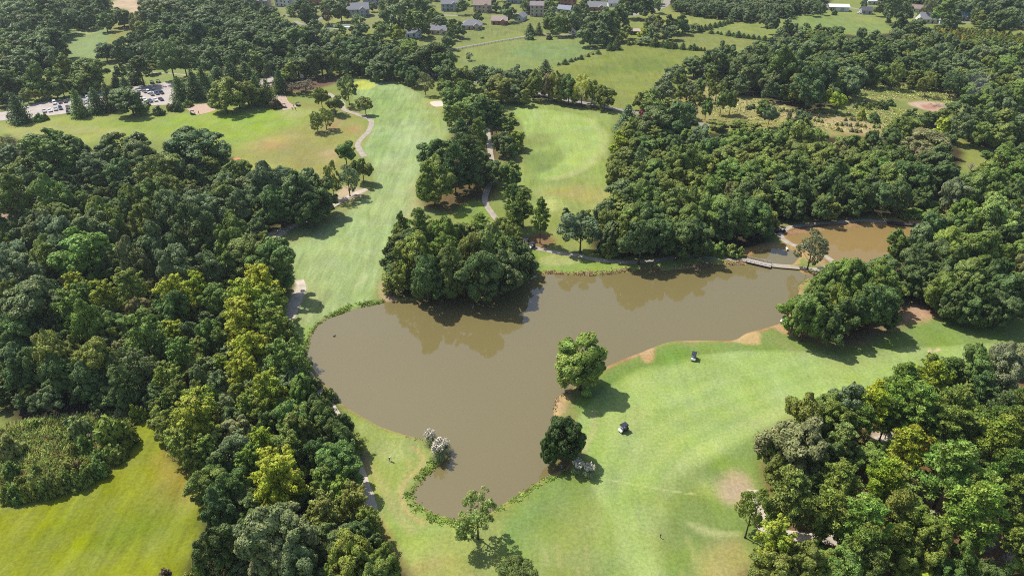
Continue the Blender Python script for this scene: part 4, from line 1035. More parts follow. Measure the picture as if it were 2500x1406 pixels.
trees('A0', "behind the far car park", TL, "1240,740,480,230,Pd;1060,690,540,130,Om;1310,640,540,120,Ro;1010,745,640,110,Cd;1160,720,600,150,Cd;1080,760,650,110,Cd")
trees('A0', "by the lawn above the car park", TL, "1500,690,360,280,Vd;1605,660,400,220,Vd;1330,570,370,160,Vd;1690,560,390,170,Od;1790,560,390,170,Od;1910,540,390,160,Od")
trees('A0', "right of the small far fairway", TL, "925,530,370,170,Od;1040,420,210,Ob;1140,400,170,Ob;1270,390,230,Od;1400,290,260,Om;1620,290,230,Od;1820,230,340,Od;2040,270,250,Od;2190,260,160,Ob;2180,420,160,Od;2080,440,170,Od;1500,330,150,Ob;1220,260,150,Oo")
trees('A0', "above the small far fairway", TL, "1420,70,330,Ob;1620,70,210,Ob;1330,120,120,Od;1740,140,240,Od;1960,60,110,Oo;2110,90,120,Om;2220,70,100,Oy;1230,60,110,Od;1520,130,150,Ob")
trees('A0', "left of the clubhouse trees", "conifers near the clubhouse", "1560,860,650,160,Cd;1690,850,600,210,Cd;1760,780,570,170,Cd;1880,720,560,200,Cd;2000,720,520,220,Cd;2120,690,530,220,Cd;2220,660,560,150,Cd")
trees('A0', "spreading over the path behind the range", TL, "1950,965,690,300,Oo;2140,915,680,270,Oo;2060,930,700,200,Oo")
# -- top middle
TM = "trees at the top middle of the picture"
trees('A1', "around the dark clubhouse yard", TM, "40,900,640,180,Cm;130,900,670,170,Cm;235,800,590,160,Cd;330,805,720,130,Vu;450,805,690,200,Vu;390,670,490,250,Od;590,655,390,240,Od;690,670,460,130,Oo;210,560,130,Od;300,600,150,Oo;60,870,650,120,Cd;190,930,830,110,Bu")
trees('A1', "behind the centre fairway's green", TM, "850,580,330,250,Od;720,410,180,Od;1030,440,200,Od;1110,500,170,Ob;1150,690,520,160,Od;1290,700,520,160,Od;1370,745,560,150,Od;1330,430,220,Om;1500,470,270,Od;1200,420,180,Od;1270,520,170,Od;1600,540,190,Od;1050,580,150,Ob;930,520,170,Od")
trees('A1', "in the far wood above the clubhouse", TM, "170,380,230,Od;80,430,160,Od;370,330,230,Om;480,320,210,Ob;280,430,160,Od;420,430,190,Od;610,320,160,Ob;520,230,150,Ob;280,260,180,Ob;60,250,140,Ob;60,350,150,Od;640,400,140,Od;760,310,180,Om;900,320,180,Od;1080,350,160,Od;950,400,150,Od")
trees('A1', "around the swimming pool", TM, "300,100,130,Om;440,110,190,Od;600,50,90,Om;755,190,0,170,Od;80,130,160,Ob;190,90,120,Om;640,215,90,Bb;630,130,80,Vu;520,90,110,Om;840,20,110,Ob;30,60,100,Oy")
trees('A1', "between the far houses", TM, "940,130,190,Ob;1060,90,160,Ob;1160,160,210,Ob;1280,80,210,Ob;1430,60,200,Ob;1400,180,190,Om;1560,150,130,Om;1100,260,130,Om;1240,275,120,Oy;1380,240,120,Om;1560,320,150,Ob;1480,250,90,Om;1700,220,120,Om;1590,190,110,Ob;1820,170,120,Om;1950,160,110,Om;2090,130,100,Om;2200,110,110,Ob;1000,190,150,Ob;900,200,140,Ob;1700,30,90,Ob;1290,200,130,Ob")
trees('A1', "in the far lane's shady hedge", "hedge trees along the far lane", "1680,330,130,Ob;1780,300,140,Ob;1880,290,140,Ob;1980,280,140,Ob;2070,260,130,Ob;2160,240,120,Ob;2240,220,110,Ob;1640,380,130,Od;1960,330,315,50,Bm")
trees('A1', "below the far left field", TM, "1850,520,455,75,Vb;1690,590,240,Od;1800,650,170,Oo;1930,640,180,Ob;2050,680,190,Ob;2120,740,200,Oo;2220,640,130,Ob;1740,700,150,Oo;2000,720,150,Od;2220,740,150,Oo")
# -- top centre right
TC = "trees around the far fields"
trees('A2', "in the roadside row beyond the fairway", "turning trees along the road", "30,690,140,Ob;110,700,140,Ob;215,860,610,160,Oo;350,865,610,160,On;420,885,630,150,Oo;520,895,640,170,Om;630,905,650,180,Va;720,895,690,150,Oo;825,945,730,190,Oo;60,800,130,Ob;150,820,120,Oo;480,690,110,Od")
trees('A2', "at the second far field's corner", TC, "320,645,510,165,Cb;70,600,90,Ob;20,640,90,Ob;180,640,120,Ob")
trees('A2', "in the slanting far hedge", "hedge cedars", "490,552,505,55,Cd;543,532,497,40,Cd;577,520,492,25,Cd;628,510,470,42,Cd;690,490,458,30,Cd;775,465,428,42,Cd;875,435,365,60,Cd;930,425,315,75,Cd;950,365,250,100,Oo;435,560,535,25,Cd;600,512,490,22,Cd;730,472,455,20,Cd")
trees('A2', "in the second far field's hedge", "hedge cedars", "1040,390,355,35,Cd;1070,385,355,28,Cd;1110,380,325,60,Bo;1170,385,320,95,Ob;1260,400,320,75,Cd;1330,405,345,55,Cd;1365,412,340,70,Cd;1405,416,350,70,Cd;1440,416,362,45,Cd;1500,425,365,50,Cd;1565,430,385,45,Cd;1595,432,375,55,Cd;1625,435,400,35,Cd;1655,437,405,30,Cd;1685,440,405,25,Cd")
trees('A2', "in the third far field's hedge", "hedge cedars", "1800,292,265,28,Cd;1828,300,272,28,Cd;1890,308,260,52,Cd;1932,312,280,42,Cd;1975,322,265,62,Cd;2020,327,285,42,Cd;2060,332,295,42,Cd;2105,337,295,42,Cd;2150,342,305,42,Cd;2202,350,305,48,Cd;1745,290,255,45,Cd")
trees('A2', "in the topmost far hedge", "hedge cedars", "1655,272,215,52,Cd;1690,260,210,45,Cd;1730,252,200,50,Cd;1775,240,193,45,Cd;1815,228,180,45,Cd;1850,218,175,45,Cd;1880,208,168,42,Cd;1912,202,158,42,Cd;1590,275,205,90,Ob")
trees('A2', "around the dark barn", TC, "1190,210,100,Oo;1230,170,80,Ob;1300,180,90,Oo;1400,200,130,Od;1490,190,140,Od;1165,280,85,Oy;1240,280,120,Ob;1350,290,100,Ob;1290,240,110,On;1420,270,100,Ob;1030,260,100,Oo;1530,250,60,Ob;1520,210,80,Ob")
trees('A2', "left of the dark barn", TC, "190,300,200,100,Cd;265,300,190,70,Cd;190,340,270,95,Bb;355,340,285,65,Bd;360,200,110,Om;430,200,150,Om;510,220,120,Oo;590,140,210,Ob;740,110,180,Od;690,230,160,Ob;680,300,140,Ob;800,250,170,Ob;850,190,210,Od;960,130,170,Od;960,270,130,Od;810,310,120,Ob;1010,190,90,Ob;460,130,120,Ob;700,320,100,Ob")
trees('A2', "below the far top road", TC, "1060,50,150,Od;1180,40,170,Od;1280,30,110,Ob;830,90,120,Ob;930,70,120,Ob;290,190,90,Ob;110,210,100,Ob;40,230,110,Ob;150,50,90,Ob;60,80,110,Ob;640,50,70,Ob;350,20,90,Ob;365,75,50,Rm")
trees('A2', "at the far right wood's corner", TC, "1590,665,480,180,Ob;1440,695,555,170,Ob;1760,720,420,260,Od;1900,470,170,Od;2000,790,495,290,Od;2080,490,170,Ob;2200,800,600,170,Ob;1850,420,130,Od;2160,420,140,Ob;1880,690,480,170,Od")
trees('A2', "scattered over the dry grass", "young trees on the dry grass", "1640,840,685,115,Rm;1475,890,710,135,Rm;1470,780,620,130,Rm;1690,1035,850,120,Rm;1780,870,690,150,Ro;1820,985,780,115,Rm;1900,985,785,115,Rm;1575,900,800,85,Bo;1740,880,700,90,Ro")
trees('A2', "between road and far field", TC, "1320,800,180,Og;1240,860,170,Om;1350,700,160,Og;1130,860,120,Oo;1140,1000,930,55,Bz;1420,760,90,Bo;1180,800,90,Bo")
trees('A2', "below the dry grass by the road", TC, "1800,1115,1030,170,Oo;1980,1120,1030,160,Oo;2180,990,860,130,Om;2110,1120,1050,120,Oo;2100,930,880,70,Bg;2060,940,890,60,Bg;2170,910,850,30,Cd")
# -- right far
TR = "trees of the far right wood"
trees('A3', "at the far right wood's near edge", TR, "120,800,420,270,Om;250,790,480,220,Od;50,825,600,160,Ob;370,945,590,300,Od;490,840,480,230,Od;600,860,660,150,Oo;730,850,560,230,Ob;850,745,520,200,Od;30,700,420,160,Od;330,640,400,190,Od")
trees('A3', "standing apart in the right clearing", TR, "1110,770,540,150,Vo;1390,830,620,140,Vo;1600,840,615,180,Vd;1680,830,640,150,Vd;1230,680,530,170,Od;1020,680,570,110,Oo;1500,700,630,90,Oo;530,940,775,110,Ry;640,975,795,145,Ry;440,900,760,80,Rm;850,1030,910,80,By;955,1050,950,110,Bd;870,910,845,75,Bd;800,930,875,45,Bb;910,940,870,60,Bo;960,920,850,80,Bd;1020,930,850,120,Bd;1100,905,840,100,Bd;330,1080,960,140,Rb;50,1090,900,120,Rb;1270,1040,930,130,Od;1400,1080,960,160,Od;230,1020,930,40,Bg")
trees('A3', "in the far right wood's middle", TR, "380,430,160,Ob;500,400,190,Od;620,430,190,Od;740,420,190,Od;880,400,180,Om;840,340,140,Ob;1050,480,220,Od;1170,440,190,Od;1250,560,190,Od;1350,520,200,Od;1000,360,170,Ob;1130,340,180,Ob;1250,400,180,Ob;1450,560,210,Od;1520,460,190,Ob;1690,560,200,Ob;1400,420,170,Oo;930,520,180,Od;580,510,180,Od;200,400,170,Ob;90,380,140,Ob;300,340,150,Ob;1620,420,170,Ob;1780,500,180,Ob")
trees('A3', "at the far right wood's right edge", TR, "1900,480,200,Og;2020,620,180,Od;1840,660,140,Ob;1930,720,170,Og;2100,560,190,Om;2200,450,180,Om;2100,720,200,Oo;2200,640,160,Oo;1820,860,180,Od;1920,900,170,Om;2050,860,220,Od;2200,820,170,Om;1640,950,160,Od;1560,1000,140,Oo;1710,1080,220,Ob;1930,1010,180,Om;2060,1030,170,Od;1900,1140,190,Om;2050,1150,180,Om;2180,1120,180,Od;1760,960,150,Ob;1560,1080,170,Oy;2180,980,160,Od")
trees('A3', "around the top right bungalows", TR, "960,140,190,Od;1090,170,60,Bd;1190,180,140,Od;1140,70,180,Ob;1240,90,140,Ob;1030,50,120,Ob;1420,80,110,Vg;1570,80,190,Om;1650,110,110,Ob;1880,150,110,Oo;2000,170,160,Od;2120,160,200,Od;1760,50,140,Ob;1900,60,170,Ob;2050,60,150,Ob;2180,70,150,Ob;1310,240,150,Od;1420,280,100,Ob;1630,190,130,Od;880,20,80,Ob;530,70,80,Ob;620,130,75,70,Bd;450,80,80,Ob")
trees('A3', "in the tree line below the topmost right field", TR, "20,100,110,Ob;90,190,140,Ob;30,160,100,Ob;220,240,160,Ob;300,260,110,Ob;370,275,130,Ob;480,270,120,Od;560,300,140,Ob;640,310,150,Od;850,330,170,Ob")
# trees that would stand right in front of a far house are not there
def blocks(r):
    for hx, hy, hw, st in HOUSEBOX:
        if abs(r['px'] - hx) < .5 * hw + .15 * r['w'] * scale_at(r['px'], r['py']) and hy - 30 < r['py'] < hy + 14: return True
    return False
# past about 300 broadleaf trees the ones that show smallest join the wood mass
broad = [r for r in PLACED if r['kind'] == 'O']
broad.sort(key=lambda r: -(r['w'] * scale_at(r['px'], r['py'])) * (1.6 if r['based'] else 1.0))
for r in broad[298:]:
    for ch in list(r['root'].children): bpy.data.objects.remove(ch)
    bpy.data.objects.remove(r['root']); r['root'] = None
DEMOTED = [r for r in PLACED if r['root'] is None and not blocks(r)]
PLACED[:] = [r for r in PLACED if r['root'] is not None]
# rank the labels: colour, kind, where, and which one of its like
def rank_word(i, n):
    if n == 1: return ''
    if n == 2: return ('left one', 'right one')[i]
    if i == 0: return 'leftmost'
    if i == n - 1: return 'rightmost'
    return ORD[i] + ' from left'
from collections import defaultdict
buckets = defaultdict(list)
for r in PLACED: buckets[(r['phrase'], r['kind'], r['hue'])].append(r)
def put(r, extra):
    s = f"{HUEW[r['hue']]} {KW[r['kind']][1]} {r['phrase']}"
    tag(r['root'], s + (', ' + extra if extra else ''), KW[r['kind']][2], r['group'])
for key, L in buckets.items():
    if len(L) <= 5: rows = [('', L)]
    else:
        L = sorted(L, key=lambda r: -r['py'])
        k = 2 if len(L) <= 10 else 3
        names = ('near row', 'back row') if k == 2 else ('near row', 'middle row', 'back row')
        q = -(-len(L) // k)
        rows = [(names[i], L[i * q:(i + 1) * q]) for i in range(k)]
    for nm, l in rows:
        l = sorted(l, key=lambda r: r['px'])
        for i, r in enumerate(l):
            w = rank_word(i, len(l))
            put(r, (nm + ', ' + w) if nm and w else (nm or w))
print("placed", len(PLACED), {k: sum(1 for r in PLACED if r['kind'] == k) for k in KW})

# ------------------------------------------------------------------ the woods between and beyond: one mass
rngW = np.random.default_rng(99)
cells = defaultdict(list)
for r in PLACED + DEMOTED: cells[(int(r['x'] // 20), int(r['y'] // 20))].append(r)
WP = []                                        # x, y, width, height, turn, shape, tint
def low_tree(x, y, w, h, hue, set_=None):
    if set_ is None: set_ = LOW if rngW.random() < .8 else LOWP
    c = np.array(HUE[hue]) * rngW.uniform(.82, 1.2)
    WP.append((x, y, w, h, rngW.uniform(0, 6.283), set_[int(rngW.integers(len(set_)))], *c))
for r in DEMOTED: low_tree(r['x'], r['y'], r['w'], r['h'], r['hue'], LOW)
KEEP = [catmull(wpoly(p), True, 2) for p in ([(1120,505),(1180,490),(1195,520),(1170,545),(1120,550)], [(200,470),(340,485),(330,500),(230,500)])]
HOUSE_SPOTS = []
def inpoly(px, py, poly):
    r = False; m = len(poly)
    for i in range(m):
        ax, ay = poly[i]; bx, by = poly[(i + 1) % m]
        if (ay > py) != (by > py) and px < (bx - ax) * (py - ay) / (by - ay) + ax: r = not r
    return r
def fill(poly, step, hr, hues, canopy=5.0, clear=.55, set_=None, chance=1.0, slack=8):
    """trees whose base and top both stay inside the outline as the wood is seen"""
    P = wpoly(poly, canopy)
    lo, hi = P.min(0) - 20, P.max(0) + 20
    nx, ny = int((hi[0] - lo[0]) / step) + 2, int((hi[1] - lo[1]) / step) + 2
    gx, gy = np.meshgrid(np.arange(nx), np.arange(ny))
    X = lo[0] + (gx + (gy % 2) * .5 + rngW.uniform(-.35, .35, gx.shape)) * step
    Y = lo[1] + (gy + rngW.uniform(-.35, .35, gx.shape)) * step
    for x, y in zip(X.ravel(), Y.ravel()):
        if rngW.random() > chance or abs(x) > .86 * y + 60 or y < 60: continue
        h = rngW.uniform(*hr); w = h * rngW.uniform(.72, 1.0)
        b = pix(x, y, 0); t = pix(x, y, h * .92)
        if not inpoly(b[0], b[1] - slack, poly) or not inpoly(t[0], t[1], poly): continue
        bad = False
        for i in (-1, 0, 1):
            for j in (-1, 0, 1):
                for q in cells[(int(x // 20) + i, int(y // 20) + j)]:
                    if math.hypot(q['x'] - x, q['y'] - y) < clear * (q['w'] / 2 + w / 2): bad = True
        for hx, hy, hrad in HOUSE_SPOTS:
            if (x - hx) ** 2 + (y - hy) ** 2 < (hrad + w * .5) ** 2: bad = True
            elif abs(x - hx * y / hy) < hrad * .7 + w * .2 and 0 < hy - y < h * 4.2: bad = True
        if bad: continue
        low_tree(x, y, w, h, hues[int(rngW.integers(len(hues)))], set_)
# ------------------------------------------------------------------ houses
GLASS = plain("window_glass", (.04, .05, .06), .15, .6, var=.1)
WHITE = plain("white_trim", (.72, .72, .70), .6, .3, var=.05)
DARKM = plain("dark_timber", (.05, .045, .04), .8, .2, var=.2)
WALLS = {'white': (.70, .70, .67), 'tan': (.50, .42, .33), 'grey': (.36, .38, .42), 'brick': (.40, .20, .13), 'cream': (.60, .54, .42)}
ROOFS = {'grey': (.23, .23, .25), 'bluegrey': (.26, .28, .33), 'brown': (.30, .23, .20), 'mauve': (.30, .25, .26), 'dark': (.11, .11, .12), 'white': (.70, .69, .66), 'tan': (.36, .29, .25), 'green': (.20, .29, .30)}
WM = {k: plain("wall_" + k, v, .85, .15, var=.07, scale=.6) for k, v in WALLS.items()}
RM = {k: plain("roof_" + k, v, .85, .2, var=.14, scale=1.2) for k, v in ROOFS.items()}
def gable(mb, L, D, h0, rise, ov, t=.18, cx=0, cy=0, along='x'):
    prof = [(-D / 2 - ov, h0 - ov * rise / (D / 2)), (0, h0 + rise), (D / 2 + ov, h0 - ov * rise / (D / 2)), (D / 2 + ov, h0 - ov * rise / (D / 2) + t), (0, h0 + rise + t), (-D / 2 - ov, h0 - ov * rise / (D / 2) + t)]
    if along == 'x': mb.prism([(cy + a, b) for a, b in prof], cx - L / 2 - ov, cx + L / 2 + ov, 'x')
    else: mb.prism([(cx + a, b) for a, b in prof], cy - L / 2 - ov, cy + L / 2 + ov, 'y')
def house(px, py, wpx, storeys, rz, wall, roof, label, wing=True, hip=False, depth=.62, cat="house", name="house", chimney=True, door=True):
    x, y, _ = at(px, py)
    L = wpx / scale_at(px, py, 3); D = min(max(L * depth, 6.5), 11); h = 2.75 * storeys + .3
    y += D / 2
    root = empty(name, (x, y, 0), R_(rz))
    HOUSE_SPOTS.append((x, y, L * .55))
    w, r = MB(), MB()
    rise = D * .36
    if hip:
        w.box((0, 0, h / 2), (L, D, h))
        e = .45
        v = [(-L/2-e, -D/2-e, h), (L/2+e, -D/2-e, h), (L/2+e, D/2+e, h), (-L/2-e, D/2+e, h), (-L/2+D*.45, 0, h+rise), (L/2-D*.45, 0, h+rise)]
        r.add(v, [(0,1,5,4), (1,2,5), (2,3,4,5), (3,0,4), (3,2,1,0)])
    else:
        w.prism([(-D/2, 0), (D/2, 0), (D/2, h), (0, h + rise - .02), (-D/2, h)], -L/2, L/2, 'x')
        gable(r, L, D, h, rise, .45)
    if wing:
        Lw = D * .55; Dw = D * .5; cx = L * .24
        w.prism([(cx - Dw/2, 0), (cx + Dw/2, 0), (cx + Dw/2, h), (cx, h + Dw * .36), (cx - Dw/2, h)], -D/2 - Lw * .45, -D/2 + .3, 'y')
        gable(r, Lw, Dw, h, Dw * .36, .35, cx=cx, cy=-D/2 - Lw * .45 + Lw/2 + .1, along='y', t=.15)
    w.build("wall", WM[wall], root); r.build("roof", RM[roof], root)
    first = None
    for st in range(storeys):
        n = max(2, int(L / 3.4))
        for k in range(n):
            wxp = -L/2 + L * (k + .5) / n
            yy = -D/2 - .03
            if wing and abs(wxp - L*.24) < D * .3: yy = -D/2 - D*.2475 - .03
            if door and st == 0 and k == n // 2 - (1 if wing else 0): continue
            b = MB().box((0, 0, 0), (1.1, .06, 1.35)).build("window", GLASS, root) if first is None else first.copy()
            if first is None: first = b
            else: COL.objects.link(b)
            b.location = (wxp, yy, 1.55 + 2.75 * st)
    for sx in (-1, 1):
        b = first.copy(); COL.objects.link(b); b.rotation_euler = (0, 0, R_(90)); b.location = (sx * (L/2 + .03), -D*.1, 1.6)
    if door:
        n = max(2, int(L / 3.4)); k = n // 2 - (1 if wing else 0)
        MB().box((-L/2 + L * (k + .5) / n, -D/2 - .04, 1.05), (1.05, .08, 2.1)).build("door", DARKM, root)
    if chimney:
        MB().box((-L * .3, D*.12, h + rise * .8), (.9, .7, rise * 1.2)).build("chimney", WM['brick'] if wall != 'white' else WM['tan'], root)
    return tag(root, label, cat, "houses beyond the course")
HS = [(1098,28,43,2,4,'grey','grey',"two-storey grey house behind trees at the top, left of the tan house"),
 (1178,31,43,2,-6,'tan','brown',"two-storey tan house with a brown roof near the top middle"),
 (1008,92,40,1,12,'white','bluegrey',"low house with blue-grey roof and white gable, lowest on the left"),
 (1072,85,42,1,-8,'cream','grey',"low cream house with a grey roof behind the lane hedge"),
 (1152,73,50,1,0,'tan','grey',"wide low house with a hipped grey roof above the lane hedge"),
 (1220,61,40,1,-5,'brick','tan',"low brick house with a tan roof among trees at top middle"),
 (872,42,55,2,8,'grey','grey',"large grey-roofed house half hidden above the swimming pool"),
 (637,20,40,2,-10,'tan','grey',"tan house with grey roof, leftmost of the far house row"),
 (695,17,45,2,-6,'white','bluegrey',"white house with blue-grey roof in the far left row"),
 (770,13,28,2,-4,'brick','dark',"narrow brick house in the far left row"),
 (905,13,40,2,6,'grey','bluegrey',"grey house at the top edge above the swimming pool"),
 (1311,41,34,3,-4,'tan','mauve',"tall three-storey tan house with a mauve roof"),
 (1272,52,35,1,70,'white','grey',"white-gabled house with grey roof beside the tall tan house"),
 (1256,9,40,2,0,'grey','bluegrey',"grey house at the top edge above the tall tan house"),
 (1388,15,40,2,-8,'brick','mauve',"orange brick house with a mauve roof at the top edge"),
 (1380,33,34,1,-25,'grey','bluegrey',"low blue-grey roofed house below the orange brick house"),
 (1458,27,45,1,-5,'brick','grey',"wide brick house with grey roof left of the white house"),
 (1498,18,27,1,5,'white','grey',"small white house at the top right of the estate"),
 (1532,6,40,2,0,'brick','dark',"dark-roofed house at the top edge, rightmost of the estate"),
 (1402,84,24,1,60,'white','dark',"white house end showing between trees on the far lane"),
 (2117,36,26,1,-8,'grey','dark',"small dark-roofed house beside the white metal building"),
 (2241,31,26,1,-15,'cream','brown',"cream house with brown roof at the top right"),
 (2283,58,68,1,-4,'white','grey',"long low house with grey roof and white gable, top right"),
 (2366,51,38,1,-6,'cream','green',"house with a blue-green roof near the top right corner"),
 (2504,60,26,1,0,'white','grey',"pale house cut by the right edge near the top"),
 (2128,12,22,1,0,'white','white',"small white outbuilding at the top edge right of the fields"),
 (528,5,32,2,5,'tan','grey',"tan house at the top edge among the top left trees")]
for px, py, wp, st, rz, wa, ro, lb in HS:
    house(px, py, wp, st, rz, wa, ro, lb, wing=(wp > 36 and st < 3), hip=(wp == 50), chimney=(st > 1), door=True)
def shed():
    x, y, _ = at(1551, 86); root = empty("barn", (x, y + 3, 0), R_(-8)); HOUSE_SPOTS.append((x, y, 4.5))
    mb = MB()
    for sx in (-3.6, 0, 3.6):
        for sy in (-2.6, 2.6): mb.box((sx, sy, 1.3), (.22, .22, 2.6))
    mb.build("posts", DARKM, root)
    MB().box((0, 2.75, 1.3), (7.6, .08, 2.6)).box((-3.75, 0.1, 1.3), (.08, 5.1, 2.6)).build("wall", DARKM, root)
    MB().prism([(-3.4, 2.5), (3.4, 3.1), (3.4, 3.25), (-3.4, 2.65)], -4.2, 4.2, 'x').build("roof", RM['tan'], root)
    tag(root, "small dark open-fronted barn between the far fields", "barn")
shed()
def metal_building():
    x, y, _ = at(2050, 29); root = empty("metal_building", (x, y + 5, 0), R_(-6)); HOUSE_SPOTS.append((x, y + 5, 9))
    MB().prism([(-4.5, 0), (4.5, 0), (4.5, 3.4), (0, 4.9), (-4.5, 3.4)], -3, 8, 'x').build("wall", WM['white'], root)
    r = MB(); gable(r, 16, 9, 3.45, 1.55, .5, cx=-.5 + .5); r.build("roof", RM['white'], root)
    p = MB()
    for sx in (-7.6, -5.4):
        for sy in (-4.1, 0, 4.1): p.box((sx, sy, 1.7), (.2, .2, 3.4))
    p.build("carport_posts", WM['white'], root)
    MB().box((2.5, -4.54, 1.4), (3, .06, 2.7)).build("door", WM['grey'], root)
    tag(root, "white metal building with an open carport, above the green far field", "building")
    x, y, _ = at(2029, 23.5)
    rt = empty("caravan", (x, y, 0), R_(-6)); HOUSE_SPOTS.append((x, y, 5))
    b = MB(); b.prism([(-3.6, .6), (3.3, .6), (3.7, 1.2), (3.6, 2.6), (3.1, 3.0), (-3.3, 3.0), (-3.7, 2.4)], -1.2, 1.2, 'y'); b.build("body", WHITE, rt)
    for sx in (-1.9, .2, 2.1): MB().box((sx, -1.23, 2.0), (1.0, .05, .7)).build("window", GLASS, rt)
    for sx in (-.5, .5):
        for sy in (-1.05, 1.05): MB().tube([(sx, sy - .12, .36), (sx, sy + .12, .36)], .36, 10).build("wheel", DARKM, rt)
    tag(rt, "white caravan parked left of the white metal building", "caravan")
metal_building()
def pool():
    x, y, _ = at(826, 68.5)
    HOUSE_SPOTS.append((x, y, 9))
    root = empty("swimming_pool", (x, y, 0), R_(4))
    MB().box((0, 0, .05), (17, 9, .1)).build("deck", WHITE, root)
    MB().box((0, 0, .09), (11, 4.6, .08)).build("pool_water", plain("pool_water", (.10, .42, .45), .08, .5, var=.05), root)
    f = MB()
    for k in range(15):
        for s in (-1, 1): f.box((-8.4 + 1.2 * k, s * 4.6, .75), (.1, .1, 1.3))
    for s in (-1, 1): f.box((0, s * 4.6, 1.36), (17, .08, .1)).box((0, s * 4.6, .75), (17, .05, .9))
    f.build("fence", WHITE, root)
    tag(root, "swimming pool with a white deck and fence among far trees", "pool")
pool()
def sign_board():
    x, y, _ = at(738, 195); root = empty("sign_board", (x, y, 0), R_(8)); HOUSE_SPOTS.append((x, y, 4))
    MB().box((0, 0, 1.9), (2.2, .12, 1.7)).build("panel", WHITE, root)
    for sx in (-.9, .9): MB().box((sx, .12, .75), (.12, .1, 1.5)).build("post", DARKM, root)
    tag(root, "plain white board standing under the dark clubhouse trees", "board")
sign_board()
def rail_fence(pts, label, hgt=1.2, step=3.0, mat=None):
    P = catmull(wpoly(pts), False, 8); seg = np.linalg.norm(np.diff(P, axis=0), axis=1); cum = np.concatenate([[0], np.cumsum(seg)])
    n = int(cum[-1] / step); s = np.linspace(0, cum[-1], n)
    X, Y = np.interp(s, cum, P[:, 0]), np.interp(s, cum, P[:, 1])
    root = empty("rail_fence", (X[0], Y[0], 0))
    p, r = MB(), MB()
    for i in range(n):
        p.box((X[i] - X[0], Y[i] - Y[0], hgt / 2), (.16, .16, hgt))
    for i in range(n - 1):
        for z in (.35, .7, 1.05): r.tube([(X[i] - X[0], Y[i] - Y[0], z), (X[i + 1] - X[0], Y[i + 1] - Y[0], z)], .055, 4, False)
    o = p.build("posts", mat or DARKM, root); o["kind"] = "stuff" if n > 100 else "part"
    if n <= 100: del o["kind"]
    r.build("rails", mat or DARKM, root)
    tag(root, label, "fence")
rail_fence([(1083,129),(1180,111),(1250,99),(1330,90),(1400,93)], "long dark post and rail fence along the far lane")
rail_fence([(1360,163),(1420,143),(1480,114),(1530,108)], "weathered post and rail fence along the slanting hedge", mat=BARK)

# ------------------------------------------------------------------ fills of the one wood mass
fill([(950,560),(1100,540),(1240,560),(1295,600),(1300,690),(1200,705),(1000,738),(945,715)], 5, (6, 9), 'ddo', 3, .3)
fill([(-80,800),(340,800),(335,1000),(-80,1010)], 5, (5, 8), 'ddbo', 3, .3)
fill(WOODS['left'], 5.6, (5, 8.5), 'dddboo', 3, .50)
fill(WOODS['right'], 6.0, (7, 11), 'dmoo', 4, .50)
fill(WOODS['midright'], 6.0, (7, 11), 'dmb', 4, .50, chance=.8)
fill(WOODS['frontright'], 5.0, (6, 10), 'moml', 3, .50, chance=.8)
fill(WOODS['topright'], 8.5, (9, 14), 'dbbmo', 5, .5)
fill(WOODS['skyline_right'], 6.0, (7, 10), 'bbdg', 5, .45)
fill(WOODS['corner_right'], 10, (10, 14), 'bd', 5, .5, chance=.8)
fill(WOODS['topleft'], 9.5, (11, 16), 'dbbm', 6, .45)
fill(WOODS['top'], 9.5, (10, 15), 'dbbm', 6, .5, chance=.85)
fill(WOODS['topmid'], 10, (8, 13), 'bbdm', 5, .6, chance=.42)
fill(WOODS['roadrow'], 6.5, (6, 10), 'dob', 5, .5, chance=.5)
fill([(620,-45),(1060,-45),(1060,10),(900,30),(700,40),(640,30)], 9, (7, 11), 'bbm', 5, .5, chance=.45)
fill([(230,150),(300,110),(330,150),(260,152)], 6, (7, 10), 'db', 5, .5)
fill([(1640,235),(1700,190),(1720,250),(1680,300),(1560,330),(1500,300),(1560,250)], 7, (5, 9), 'gob', 4, .5, chance=.5)
fill([(2262,64),(2380,66),(2500,80),(2520,112),(2420,108),(2300,92)], 3.4, (3.4, 5.2), 'anoool', 2.5, .4, LOWC)
fill([(2330,285),(2500,270),(2520,350),(2350,345)], 6, (6, 10), 'dmb', 4, .5, chance=.8)
fill([(2270,500),(2560,470),(2560,390),(2420,400),(2330,420)], 7, (7, 11), 'dmb', 4, .5, chance=.7)
WA = np.array(WP)
wd = mesh_obj("woodland", np.stack([WA[:, 0], WA[:, 1], np.zeros(len(WA))], 1), [])
me = wd.data
def put_attr(n, t, key, arr):
    q = me.attributes.new(n, t, 'POINT'); q.data.foreach_set(key, np.ascontiguousarray(arr).ravel())
put_attr("tint", 'FLOAT_COLOR', "color", np.concatenate([WA[:, 6:9], np.ones((len(WA), 1))], 1).astype(np.float32))
put_attr("size", 'FLOAT_VECTOR', "vector", np.stack([WA[:, 2] / 2, WA[:, 2] / 2, WA[:, 3]], 1).astype(np.float32))
put_attr("turn", 'FLOAT_VECTOR', "vector", np.stack([0 * WA[:, 4], 0 * WA[:, 4], WA[:, 4]], 1).astype(np.float32))
put_attr("shape", 'INT', "value", WA[:, 5].astype(np.int32))
me.materials.append(LEAF_INST)
ng = bpy.data.node_groups.new("woodland_trees", 'GeometryNodeTree')
ng.interface.new_socket("Geometry", in_out='INPUT', socket_type='NodeSocketGeometry')
ng.interface.new_socket("Geometry", in_out='OUTPUT', socket_type='NodeSocketGeometry')
gn, gl = ng.nodes, ng.links
gi, go = gn.new("NodeGroupInput"), gn.new("NodeGroupOutput")
join = gn.new("GeometryNodeJoinGeometry")
